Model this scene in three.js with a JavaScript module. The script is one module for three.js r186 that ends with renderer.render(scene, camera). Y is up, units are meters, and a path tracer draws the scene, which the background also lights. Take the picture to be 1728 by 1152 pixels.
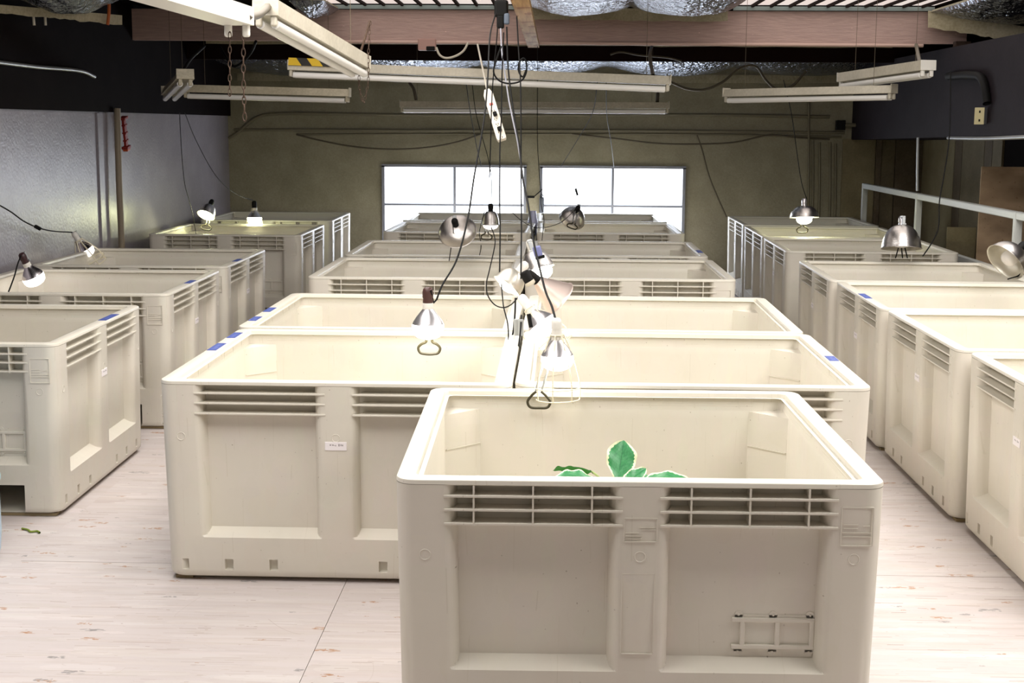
import * as THREE from 'three';
import { mergeGeometries, toCreasedNormals } from 'three/addons/utils/BufferGeometryUtils.js';
import { RoundedBoxGeometry } from 'three/addons/geometries/RoundedBoxGeometry.js';
import { RectAreaLightUniformsLib } from 'three/addons/lights/RectAreaLightUniformsLib.js';

// ---------------------------------------------------------------- camera, sky, lights, exposure
const scene = new THREE.Scene();
const R = Math.PI / 180;
const camera = new THREE.PerspectiveCamera(28.16, 1728 / 1152, 0.05, 100);
camera.rotation.order = 'YXZ';
camera.position.set(0, 1.582, 0);
camera.rotation.set(-9.002 * R, 1.795 * R, 0.373 * R);
scene.add(camera);
const renderer = new THREE.WebGLRenderer({ antialias: true });
renderer.toneMapping = THREE.LinearToneMapping;
renderer.toneMappingExposure = 1.68;
renderer.shadowMap.enabled = true;
RectAreaLightUniformsLib.init();
scene.background = new THREE.Color().setRGB(0.75, 0.87, 1.0);      // pale daylight sky outside

const SKY_NEAR = 4.8, SKY_FAR = 0.45, SKY_FRONT = 7.0, UNSEEN_REAR = 0.05, WINDOW = 3.2, BULB = 0.15;       // light strengths
function areaLight(name, w, h, pos, target, color, intensity) {
  const l = new THREE.RectAreaLight(color, intensity, w, h);
  l.name = name; l.position.set(...pos); scene.add(l); l.lookAt(...target);
  return l;
}
const DAY = new THREE.Color().setRGB(1.0, 0.98, 0.955), BLUE = new THREE.Color().setRGB(0.78, 0.86, 1.0);
// translucent roof strips left and right; nearer stretches out of view, graded to light bins
const STRIP_GAIN = [0.62, 0.88];                                     // left strip set weaker so most light comes from the right
const STRIPS = [[-1.81, -0.25], [1.37, 2.93]], STRIP_Z = [-10.98, -9.5, -7.4, -0.6];
STRIPS.forEach(([a, b], k) => { for (const [z0, z1, s] of [[STRIP_Z[0] + 0.06, STRIP_Z[2], SKY_FAR], [STRIP_Z[2], -3.5, SKY_NEAR], [-3.5, -2.45, SKY_FRONT]]) areaLight('part_unseen_skylight', b - a - 0.04, z1 - z0, [(a + b) / 2, 2.49, (z0 + z1) / 2], [(a + b) / 2, 0, (z0 + z1) / 2 + 1e-4], DAY, s * STRIP_GAIN[k]); });
// unseen windows behind the camera, placed to light the beam and fixture ends
const UNSEEN_REAR_W = [[-1.6, 1.5], [1.6, 1.5]];
for (const [x, y] of UNSEEN_REAR_W) areaLight('window_light', 1.9, 1.3, [x, y, 2.56], [x, y, 0], DAY, UNSEEN_REAR);
// the two far windows
const WIN = [[-1.061, 0.66], [0.587, 0.66]], WINW = 1.48, WINH = 1.01;
for (const [x, y] of WIN) areaLight('window_light', WINW - 0.06, WINH - 0.06, [x, y, -14.17], [x, y, 0], BLUE, WINDOW);

// ---------------------------------------------------------------- helpers
let seed = 7;
const rnd = () => { seed = (seed + 0x6d2b79f5) | 0; let t = Math.imul(seed ^ (seed >>> 15), 1 | seed); t = (t + Math.imul(t ^ (t >>> 7), 61 | t)) ^ t; return ((t ^ (t >>> 14)) >>> 0) / 4294967296; };
const rr = (a, b) => a + (b - a) * rnd();
const V = (a) => new THREE.Vector3(a[0], a[1], a[2]);
const taken = new Map();
function numbered(name) { const n = taken.get(name) || 0; taken.set(name, n + 1); return n ? name + '_' + String(n).padStart(3, '0') : name; }
function tag(o, label, category, group) { o.userData.label = label; o.userData.category = category; if (group) o.userData.group = group; return o; }
function thing(name, label, category, pos = [0, 0, 0], turn = 0, group) {
  const o = new THREE.Group(); o.name = numbered(name); o.position.set(...pos); o.rotation.y = turn; scene.add(o);
  return tag(o, label, category, group);
}
function mesh(name, geo, m) { const o = new THREE.Mesh(geo, m); o.name = name; o.castShadow = o.receiveShadow = true; return o; }
function part(name, geo, m, parent, label) {
  let k = 0; for (const c of parent.children) if (c.name.replace(/_\d{3}$/, '') === name) k++;
  const o = mesh(k ? name + '_' + String(k).padStart(3, '0') : name, geo, m); parent.add(o);
  if (label) o.userData.label = label;
  return o;
}
function solo(name, geo, m, label, category, group) { const o = mesh(numbered(name), geo, m); scene.add(o); return tag(o, label, category, group); }
function struct(name, geo, m) { const o = mesh(name, geo, m); o.userData.kind = 'structure'; scene.add(o); return o; }
const merge = (l) => mergeGeometries(l.map((g) => (g.index ? g.toNonIndexed() : g)).map((g) => { for (const k of Object.keys(g.attributes)) if (!['position', 'normal', 'uv'].includes(k)) g.deleteAttribute(k); return g; }));
const box = (w, h, d, x = 0, y = 0, z = 0) => new THREE.BoxGeometry(w, h, d).translate(x, y, z);
const rbox = (w, h, d, r, x = 0, y = 0, z = 0) => new RoundedBoxGeometry(w, h, d, 2, r).translate(x, y, z);
const span = (x0, x1, y0, y1, z0, z1) => box(x1 - x0, y1 - y0, z1 - z0, (x0 + x1) / 2, (y0 + y1) / 2, (z0 + z1) / 2);
const curve = (pts) => new THREE.CatmullRomCurve3(pts.map(V), false, 'centripetal');
const tube = (pts, r, seg = 0, rad = 6) => new THREE.TubeGeometry(curve(pts), seg || pts.length * 6, r, rad);
const rod = (a, b, r, rad = 8) => new THREE.TubeGeometry(new THREE.LineCurve3(V(a), V(b)), 1, r, rad);
const lathe = (pts, n = 24) => new THREE.LatheGeometry(pts.map((p) => new THREE.Vector2(p[0], p[1])), n);
function boxUV(g, s = 1) {                                           // uv in metres from the face directions
  g = g.index ? g.toNonIndexed() : g; g.computeVertexNormals(); const p = g.attributes.position, n = g.attributes.normal, uv = [];
  for (let i = 0; i < p.count; i++) {
    const ax = Math.abs(n.getX(i)), ay = Math.abs(n.getY(i)), az = Math.abs(n.getZ(i));
    if (ay >= ax && ay >= az) uv.push(p.getX(i) * s, p.getZ(i) * s); else if (ax >= az) uv.push(p.getZ(i) * s, p.getY(i) * s); else uv.push(p.getX(i) * s, p.getY(i) * s);
  }
  g.setAttribute('uv', new THREE.Float32BufferAttribute(uv, 2)); return g;
}
function swapUV(g) { const uv = g.attributes.uv; for (let i = 0; i < uv.count; i++) uv.setXY(i, uv.getY(i), uv.getX(i)); return g; }
// ---------------------------------------------------------------- textures and materials
const hash = (x, y, s) => { let h = Math.imul(x, 374761393) ^ Math.imul(y, 668265263) ^ Math.imul(s, 1274126177); h = Math.imul(h ^ (h >>> 13), 1274126177); return ((h ^ (h >>> 16)) >>> 0) / 4294967296; };
function vnoise(x, y, px, py, s) {                                    // tiling value noise
  const xi = Math.floor(x), yi = Math.floor(y), fx = x - xi, fy = y - yi, u = fx * fx * (3 - 2 * fx), v = fy * fy * (3 - 2 * fy);
  const a = ((xi % px) + px) % px, b = (a + 1) % px, c = ((yi % py) + py) % py, d = (c + 1) % py;
  return (hash(a, c, s) * (1 - u) + hash(b, c, s) * u) * (1 - v) + (hash(a, d, s) * (1 - u) + hash(b, d, s) * u) * v;
}
function fbm(x, y, px, py, s, o = 4) { let a = 0, w = 0.5, t = 0; for (let i = 0; i < o; i++) { a += w * vnoise(x * (1 << i), y * (1 << i), px << i, py << i, s + i); t += w; w *= 0.5; } return a / t; }
function texture(w, h, f, srgb = true) {                              // f(u, v) -> [r, g, b] 0..255
  const d = new Uint8Array(w * h * 4);
  for (let y = 0; y < h; y++) for (let x = 0; x < w; x++) { const c = f(x / w, y / h), i = (y * w + x) * 4; d[i] = c[0]; d[i + 1] = c[1]; d[i + 2] = c[2]; d[i + 3] = 255; }
  const t = new THREE.DataTexture(d, w, h); t.wrapS = t.wrapT = THREE.RepeatWrapping; t.magFilter = THREE.LinearFilter; t.minFilter = THREE.LinearMipmapLinearFilter; t.generateMipmaps = true;
  if (srgb) t.colorSpace = THREE.SRGBColorSpace; t.needsUpdate = true; return t;
}
function canvasTexture(w, h, draw, srgb = true) {
  const c = document.createElement('canvas'); c.width = w; c.height = h; draw(c.getContext('2d'), w, h);
  const t = new THREE.CanvasTexture(c); t.wrapS = t.wrapT = THREE.RepeatWrapping; t.magFilter = THREE.LinearFilter; if (srgb) t.colorSpace = THREE.SRGBColorSpace; return t;
}
const clone = (t, sx, sy, ox = 0, oy = 0) => { const c = t.clone(); c.repeat.set(sx, sy); c.offset.set(ox, oy); c.needsUpdate = true; return c; };
const std = (o) => new THREE.MeshStandardMaterial({ roughness: 0.6, ...o });
const clampc = (v) => Math.max(0, Math.min(255, v));
const mixc = (a, b, t) => a.map((v, i) => clampc(v + (b[i] - v) * t));

const grainBump = texture(256, 256, (u, v) => { const n = 255 * fbm(u * 32, v * 32, 32, 32, 5, 3); return [n, n, n]; }, false);
// moulded cream plastic: faint mottling, drag lines and a few dark specks
const binTex = canvasTexture(1024, 1024, (g, w, h) => {
  g.fillStyle = '#dcd6c8'; g.fillRect(0, 0, w, h);
  const wrap = (f) => (...p) => { for (const dx of [-w, 0, w]) for (const dy of [-h, 0, h]) { g.save(); g.translate(dx, dy); f(...p); g.restore(); } };
  const blob = wrap((x, y, a, b) => { g.beginPath(); g.ellipse(x, y, a, b, 0, 0, 7); g.fill(); }), dash = wrap((x, y, a, b) => { g.beginPath(); g.moveTo(x, y); g.lineTo(x + a, y + b); g.stroke(); });
  for (let i = 0; i < 260; i++) { g.fillStyle = `rgba(${rnd() < 0.5 ? '206,199,184' : '228,222,210'},${rr(0.03, 0.09)})`; blob(rr(0, w), rr(0, h), rr(10, 60), rr(10, 90)); }
  for (let i = 0; i < 90; i++) { g.strokeStyle = `rgba(150,135,105,${rr(0.06, 0.2)})`; g.lineWidth = rr(0.6, 1.6); dash(rr(0, w), rr(0, h), rr(-6, 6), rr(10, 120)); }
  for (let i = 0; i < 150; i++) { g.fillStyle = `rgba(90,75,50,${rr(0.1, 0.5)})`; blob(rr(0, w), rr(0, h), rr(0.5, 1.7), rr(0.5, 2.2)); }
});
const binMat = std({ map: clone(binTex, 0.8, 0.8), roughness: 0.42 });
const binRim = std({ map: clone(binTex, 0.8, 0.8, 0.3, 0.4), roughness: 0.4 });
const skidMat = std({ color: '#8b7a5a', roughness: 0.8 });
// white painted plywood, worn along its grain
const plyTex = [0, 1, 2].map((k) => canvasTexture(2048, 1024, (g, w, h) => {
  g.fillStyle = '#c9bfbc'; g.fillRect(0, 0, w, h);
  for (let i = 0; i < 420; i++) { g.fillStyle = `rgba(${rnd() < 0.5 ? '194,182,175' : '222,214,210'},${rr(0.1, 0.3)})`; g.beginPath(); g.ellipse(rr(0, w), rr(0, h), rr(30, 220), rr(4, 26), 0, 0, 7); g.fill(); }
  for (let i = 0; i < 3000; i++) {
    const y = rr(0, h), x = rr(0, w), l = Math.pow(rnd(), 2.6) * 150 + 4, d = rnd();
    g.strokeStyle = d < 0.12 ? `rgba(122,92,74,${rr(0.3, 0.75)})` : d < 0.5 ? `rgba(150,128,112,${rr(0.12, 0.45)})` : `rgba(186,168,156,${rr(0.2, 0.5)})`;
    g.lineWidth = rr(0.6, d < 0.12 ? 2.6 : 1.8); g.beginPath(); g.moveTo(x, y); g.lineTo(x + l, y + rr(-2, 2)); g.stroke();
  }
  for (let i = 0; i < 90; i++) { const x = rr(0, w), y = rr(0, h), big = rr(2, 20); for (let j = 0; j < 14; j++) { g.fillStyle = `rgba(${i % 3 ? '168,124,92' : '139,134,132'},${rr(0.35, 0.85)})`; g.beginPath(); g.ellipse(x + rr(-big, big) * 1.6, y + rr(-big, big) * 0.5, rr(1, big * 0.7), rr(0.8, big * 0.25), rr(-0.3, 0.3), 0, 7); g.fill(); } }
  for (let i = 0; i < 16; i++) { g.strokeStyle = `rgba(140,120,110,${rr(0.15, 0.4)})`; g.lineWidth = rr(0.8, 1.6); const x = rr(0, w), y = rr(0, h); g.beginPath(); g.moveTo(x, y); g.quadraticCurveTo(x + rr(-60, 60), y + rr(-60, 60), x + rr(-160, 160), y + rr(-160, 160)); g.stroke(); }
}));
const plyMat = plyTex.map((t) => std({ map: t, roughness: 0.55 }));
const paintNoise = (base, amp, s) => texture(512, 512, (u, v) => { const n = fbm(u * 6, v * 6, 6, 6, s, 5) - 0.5, m = fbm(u * 90, v * 90, 90, 90, s + 9, 2) - 0.5; return base.map((c) => clampc(c + n * amp + m * amp * 0.6)); });
const orangePeel = clone(grainBump, 2.2, 2.2);
const leftWallMat = new THREE.MeshPhysicalMaterial({ map: paintNoise([146, 140, 146], 22, 21), roughness: 0.36, bumpMap: orangePeel, bumpScale: 0.0012 });
const backWallMat = std({ map: paintNoise([150, 142, 116], 26, 31), roughness: 0.5, bumpMap: orangePeel, bumpScale: 0.001 });
const panelMat = [[136, 124, 92], [100, 86, 66], [118, 106, 80]].map((c, i) => std({ map: paintNoise(c, 26, 41 + i), roughness: 0.62 }));
const darkMat = new THREE.MeshPhysicalMaterial({ map: paintNoise([17, 10, 10], 10, 51), roughness: 0.85, specularIntensity: 0.15 });
const soffitMat = new THREE.MeshPhysicalMaterial({ map: paintNoise([32, 25, 30], 14, 55), roughness: 0.7, specularIntensity: 0.3 });
const woodTex = texture(1024, 256, (u, v) => {
  const w = fbm(u * 4, v * 8, 4, 8, 61, 4), g = Math.sin((v * 22 + w * 5) * 6.283) * 0.5 + 0.5, f = fbm(u * 24, v * 160, 24, 160, 63, 2), spot = vnoise(u * 220, v * 60, 220, 60, 66) > 0.985 ? 40 : 0;
  return [184 + g * 8 + (f - 0.5) * 22 + spot, 156 + g * 7 + (f - 0.5) * 20 + spot, 147 + g * 7 + (f - 0.5) * 18 + spot].map(clampc);
});
const beamMat = std({ map: clone(woodTex, 0.5, 1.6), roughness: 0.6, bumpMap: clone(grainBump, 1, 6), bumpScale: 0.002 });
const beamDark = new THREE.MeshPhysicalMaterial({ color: '#20120f', roughness: 0.8, specularIntensity: 0.2 });
const rawWood = std({ map: clone(texture(512, 128, (u, v) => { const g = fbm(u * 3, v * 24, 3, 24, 71, 4), st = fbm(u * 5, v * 3, 5, 3, 74, 3) > 0.62 ? 36 : 0; return [186 + (g - 0.5) * 70 - st, 148 + (g - 0.5) * 70 - st * 1.3, 98 + (g - 0.5) * 60 - st * 1.3].map(clampc); }), 1, 4), roughness: 0.7 });
const skyPanel = [0, 1, 2].map((i) => std({ color: ['#eadad2', '#e6d4cc', '#ecdfd8'][i], roughness: 0.5, emissive: new THREE.Color().setRGB(1.0, 0.87 + i * 0.02, 0.82 + i * 0.02), emissiveIntensity: 0.4 }));
const rib = (() => { let g; return (p, l) => (g ??= box(0.02, 0.03, l)); })();
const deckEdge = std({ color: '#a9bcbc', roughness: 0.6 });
const foilNormal = (() => {                                           // crumpled foil as a height map
  return texture(512, 512, (u, v) => { const a = Math.abs(fbm(u * 7, v * 7, 7, 7, 91, 4) - 0.5) * 2, b = Math.abs(fbm(u * 19, v * 19, 19, 19, 95, 3) - 0.5) * 2, n = 255 * (0.65 * a + 0.35 * b); return [n, n, n]; }, false);
})();
const foilMat = std({ color: '#8d929b', metalness: 1, roughness: 0.22, bumpMap: clone(foilNormal, 1.6, 1.6), bumpScale: 0.03 });
const paperMat = std({ map: paintNoise([176, 166, 138], 46, 101), roughness: 0.7 });
const enamel = std({ color: '#e9e6de', roughness: 0.35 });
const enamelOld = std({ map: paintNoise([184, 175, 152], 40, 111), roughness: 0.45 });
const enamelMid = std({ map: paintNoise([196, 189, 172], 30, 113), roughness: 0.42 });
const tubeGlass = std({ color: '#eceae6', roughness: 0.18 });
const capMetal = std({ color: '#b9b2a2', roughness: 0.4, metalness: 0.6 });
const blackRubber = new THREE.MeshPhysicalMaterial({ color: '#100f0e', roughness: 0.65, specularIntensity: 0.4 });
const cordGrey = std({ color: '#b9bac6', roughness: 0.5 });
const cordWhite = std({ color: '#ded6c4', roughness: 0.5 });
const cordBrown = std({ color: '#5c5240', roughness: 0.6 });
const rust = std({ map: paintNoise([84, 66, 54], 44, 121), roughness: 0.7, metalness: 0.5 });
const chrome = std({ color: '#e8e4e6', metalness: 0.9, roughness: 0.3 });
const spunAlu = std({ color: '#e2dcd8', metalness: 1, roughness: 0.28, bumpMap: clone(texture(8, 256, (u, v) => { const n = 128 + 90 * Math.sin(v * 6.283 * 30); return [n, n, n]; }, false), 1, 1), bumpScale: 0.0006 });
const aluInside = std({ color: '#d8d3c6', metalness: 0.85, roughness: 0.42 });
const copperAlu = std({ color: '#f2ddd2', metalness: 0.9, roughness: 0.4 });
const porcelain = std({ color: '#e8e4dc', roughness: 0.35 });
const vinyl = std({ color: '#3b351f', roughness: 0.5 });
const wireMat = std({ color: '#efe6cc', metalness: 0.1, roughness: 0.35 });
const mirror = std({ color: '#e6e0e4', metalness: 1, roughness: 0.2 });
const galv = std({ color: '#aeb0b0', metalness: 0.7, roughness: 0.4 });
const paintedPipe = std({ color: '#8f826e', roughness: 0.5 });
const wallPipe = std({ color: '#776f58', roughness: 0.55 });
const railMat = std({ map: paintNoise([198, 200, 196], 26, 131), roughness: 0.4 });
const frameMat = std({ color: '#8d8f98', roughness: 0.45 });
const paneMat = std({ color: '#ffffff', roughness: 0.5, emissive: new THREE.Color().setRGB(0.93, 0.98, 1.06), emissiveIntensity: 2.2 });
const unseenSkyPanel = std({ color: '#e8d8d0', roughness: 0.5, emissive: DAY, emissiveIntensity: 0.1 });  // roof panel stretch out of view, glow lowered to dim the back bins
const unseenRearPane = std({ color: '#ffffff', roughness: 0.5, emissive: DAY, emissiveIntensity: 0.3 });  // glowing panes of the unseen windows behind the camera
const glow = (c, i) => std({ color: '#fffaf0', roughness: 0.4, emissive: new THREE.Color().setRGB(...c), emissiveIntensity: i });
const bulbOn = glow([1.0, 0.96, 0.82], 7), bulbGreen = glow([0.98, 1.0, 0.72], 6), bulbDim = glow([1, 0.95, 0.9], 1.6);
const frosted = std({ color: '#efeae6', roughness: 0.25 });
// ---------------------------------------------------------------- the room
const ZB = -14.25, ZF = 2.6, XL = -3.42, XR = 3.76, CEIL = 2.52;
{ // floor: painted plywood sheets on a slab
  const fl = struct('floor', span(XL - 0.1, XR + 0.1, -0.12, -0.02, ZB - 0.1, ZF + 0.1), std({ color: '#6b5c52', roughness: 0.9 }));
  const lens = new Map();
  let k = 0;
  for (let row = -8; row < 6; row++) {
    const z0 = -4.73 + row * 1.22, z1 = Math.min(z0 + 1.22, ZF);
    if (z1 <= ZB || z0 >= ZF) continue;
    const zz = Math.max(z0, ZB), off = ((row % 2) + 2) % 2 ? 1.22 : 0;
    for (let i = -3; i < 3; i++) {
      const x0 = Math.max(XL, -0.72 + off + i * 2.44), x1 = Math.min(XR, -0.72 + off + (i + 1) * 2.44);
      if (x1 - x0 < 0.02) continue;
      const w = x1 - x0 - 0.0016, d = z1 - zz - 0.0016, key = w.toFixed(3) + d.toFixed(3);
      if (!lens.has(key)) { const g = boxUV(box(w, 0.02, d)); const uv = g.attributes.uv; for (let j = 0; j < uv.count; j++) uv.setXY(j, uv.getX(j) / 2.44 + 0.5, uv.getY(j) / 1.22 + 0.5); lens.set(key, g); }
      const s = part('plywood_sheet', lens.get(key), plyMat[k++ % 3], fl); s.position.set((x0 + x1) / 2, -0.01 - (k % 3) * 0.0006, (zz + z1) / 2);
      if (k % 4 > 1) s.rotation.y = Math.PI;
    }
  }
}
// left wall of flush painted panels, dark board above
{
  const w = struct('wall_left', span(XL - 0.14, XL - 0.02, 0, CEIL, ZB - 0.1, ZF), darkMat);
  for (let z = -10.2 - 2.44 * 2, i = 0; z < ZF; z += 2.44, i++) { const z0 = Math.max(z, ZB), z1 = Math.min(z + 2.435, ZF); if (z1 > z0) part('wall_panel', boxUV(span(XL - 0.02, XL, 0, 1.67, z0, z1)), leftWallMat, w); }
  part('batten', boxUV(span(XL, XL + 0.014, 0, 1.655, -10.24, -10.13)), leftWallMat, w);
  struct('trim_1', boxUV(span(XL - 0.02, XL + 0.03, 1.665, CEIL, ZB, ZF)), darkMat).userData.label = 'dark brown board above the grey left wall';
}
{ // back wall with two window openings
  const xa = [WIN[0][0] - WINW / 2, WIN[0][0] + WINW / 2, WIN[1][0] - WINW / 2, WIN[1][0] + WINW / 2], y0 = WIN[0][1] - WINH / 2, y1 = y0 + WINH, zb = ZB - 0.14;
  struct('wall_back', boxUV(merge([span(XL - 0.1, xa[0], 0, CEIL, zb, ZB), span(xa[1], xa[2], 0, CEIL, zb, ZB), span(xa[3], XR + 0.1, 0, CEIL, zb, ZB), span(xa[0], xa[1], 0, y0, zb, ZB), span(xa[2], xa[3], 0, y0, zb, ZB), span(xa[0], xa[1], y1, CEIL, zb, ZB), span(xa[2], xa[3], y1, CEIL, zb, ZB)])), backWallMat);
  WIN.forEach(([x, y], i) => {
    const g = new THREE.Group(); g.name = 'window_' + (i + 1); g.position.set(x, y, ZB); g.userData.kind = 'structure'; scene.add(g);
    const W = WINW, H = WINH, t = 0.028;
    part('window_frame', merge([box(W + 0.03, t, 0.07, 0, H / 2, -0.01), box(W + 0.03, t, 0.07, 0, -H / 2, -0.01), box(t, H, 0.07, -W / 2, 0, -0.01), box(t, H, 0.07, W / 2, 0, -0.01)]), frameMat, g);
    part('mullion', box(0.024, H, 0.05, 0.006 - i * 0.002, 0, -0.01), frameMat, g);
    const ty = 0.762 - y;
    part('transom', box(W, 0.018, 0.045, 0, ty, -0.01), frameMat, g);
    for (const sx of [-1, 1]) { part('pane', box(W / 2 - 0.03, H / 2 - ty - 0.03, 0.006, sx * W / 4, (ty + H / 2) / 2, -0.03), paneMat, g); part('pane', box(W / 2 - 0.03, ty + H / 2 - 0.03, 0.006, sx * W / 4, (ty - H / 2) / 2, -0.03), paneMat, g); }
    part('window_sill', box(W + 0.08, 0.03, 0.1, 0, -H / 2 - 0.03, 0.03), frameMat, g);
  });
}
{ // right wall: boards of different brown, soffit above
  const w = struct('wall_right', span(XR + 0.02, XR + 0.14, 0, CEIL, ZB - 0.1, ZF), darkMat);
  const cuts = [-14.25, -13.1, -12.86, -12.2, -11.98, -11.72, -9.3, -8.1, -6.9, -5.6, -4.4, -3.2, -2, -0.8, 0.4, 1.6, 2.6];
  for (let i = 0; i + 1 < cuts.length; i++) if (i !== 5) part('wall_board', boxUV(span(XR, XR + 0.02, 0, 1.6, cuts[i] + 0.006, cuts[i + 1] - 0.006)), panelMat[[0, 1, 2, 1, 2, 1][i % 6]], w);
  const b = [2.94, 3.28, 3.34, 3.48, XR]; b.slice(0, -1).forEach((x, i) => part('wall_board', boxUV(span(x + 0.004, b[i + 1] - 0.004, 0, 1.47, ZB, ZB + (i % 2 ? 0.04 : 0.02))), panelMat[[0, 1, 2, 1][i]], w));
  const sh = new THREE.Shape([new THREE.Vector2(14.25, 1.462), new THREE.Vector2(9, 1.545), new THREE.Vector2(-2.6, 1.6), new THREE.Vector2(-2.6, 2.2), new THREE.Vector2(14.25, 2.2)]);
  struct('trim_2', boxUV(new THREE.ExtrudeGeometry(sh, { depth: XR - 3.03, bevelEnabled: false }).rotateY(Math.PI / 2).translate(3.03, 0, 0)), soffitMat).userData.label = 'dark boxed soffit along the right wall';
}
{ // unseen wall behind the camera, its two windows placed to light the room
  const zf = ZF, o = UNSEEN_REAR_W.map(([x]) => [x - 0.95, x + 0.95]), y0 = 0.85, y1 = 2.15;
  struct('wall_front', boxUV(merge([span(XL - 0.1, o[0][0], 0, CEIL, zf, zf + 0.14), span(o[0][1], o[1][0], 0, CEIL, zf, zf + 0.14), span(o[1][1], XR + 0.1, 0, CEIL, zf, zf + 0.14), ...o.flatMap(([a, b]) => [span(a, b, 0, y0, zf, zf + 0.14), span(a, b, y1, CEIL, zf, zf + 0.14)])])), backWallMat);
  UNSEEN_REAR_W.forEach(([x, y], i) => { const g = new THREE.Group(); g.name = 'window_' + (i + 3); g.position.set(x, y, zf + 0.06); g.userData.kind = 'structure'; scene.add(g); part('pane', box(1.9, 1.3, 0.01), unseenRearPane, g); part('mullion', box(0.04, 1.3, 0.05), frameMat, g); });
}
{ // roof slab with two long openings: translucent panels ribbed where seen, plain out of view
  const t = 0.12, y0 = CEIL, y1 = CEIL + t, [za, zb, , zd] = STRIP_Z, l = [span(XL - 0.1, XR + 0.1, y0, y1, ZB - 0.1, za), span(XL - 0.1, XR + 0.1, y0, y1, zd, ZF + 0.1), span(XL - 0.1, STRIPS[0][0], y0, y1, za, zd), span(STRIPS[0][1], STRIPS[1][0], y0, y1, za, zd), span(STRIPS[1][1], XR + 0.1, y0, y1, za, zd)];
  struct('ceiling', boxUV(merge(l)), darkMat);
  const P = 0.1465, geo = boxUV(box(P - 0.02, 0.006, zb - za)), far = boxUV(box(STRIPS[0][1] - STRIPS[0][0], 0.006, zd - zb));
  STRIPS.forEach(([a, b], i) => {
    const g = new THREE.Group(); g.name = 'window_' + (i + 5); g.position.set((a + b) / 2, CEIL + 0.01, 0); g.userData.kind = 'structure'; scene.add(g);
    for (let x = a + P / 2, k = 0; x < b; x += P, k++) { const p = part('skylight_panel', geo, skyPanel[(k * 5 + i) % 3], g); p.position.set(x - (a + b) / 2, 0, (za + zb) / 2); part('panel_rib', rib(P, zb - za), beamDark, g).position.set(x + P / 2 - (a + b) / 2, -0.008, (za + zb) / 2); }
    part('skylight_panel', far, unseenSkyPanel, g).position.set(0, 0, (zb + zd) / 2);
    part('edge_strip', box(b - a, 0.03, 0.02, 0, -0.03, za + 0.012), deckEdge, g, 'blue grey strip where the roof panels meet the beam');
    part('roof_cover', box(b - a + 0.3, 0.04, zd - za + 0.3, 0, 0.13, (za + zd) / 2), enamel, g);
  });
}
// ceiling timbers
{
  const b = thing('ceiling_beam', 'purplish brown wooden beam spanning the room under the white roof boards', 'beam', [0, 0, 0]);
  part('timber', boxUV(span(XL + 0.03, 3.2, 2.238, 2.482, -11.06, -11.0)), beamMat, b);
  part('conduit', rod([-1.9, 2.232, -10.98], [2.86, 2.222, -10.98], 0.014), std({ color: '#d3b3a6', roughness: 0.45 }), b, 'pinkish painted conduit along the lower edge');
  part('junction_box', rbox(0.14, 0.09, 0.08, 0.006, -1.03, 2.21, -10.97), std({ color: '#b58f84', roughness: 0.5 }), b);
  solo('ceiling_beam', span(XL + 0.03, 3.4, 2.165, 2.31, -12.66, -12.6), beamDark, 'very dark wooden beam beyond the purplish brown beam', 'beam');
  const bd = thing('wood_brace', 'tan raw wood board running under the ceiling toward the brown beam', 'board', [0, 0, 0]);
  part('timber', swapUV(boxUV(span(-0.235, -0.145, 2.2, 2.235, -11.12, -5.6))), rawWood, bd);
  solo('wood_block', boxUV(rbox(0.12, 0.07, 0.08, 0.006, 0, 0, 0).translate(...[3.152,2.218,-10.95])), rust, 'rusty brown bracket block at the right end of the beam', 'bracket');
}
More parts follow.
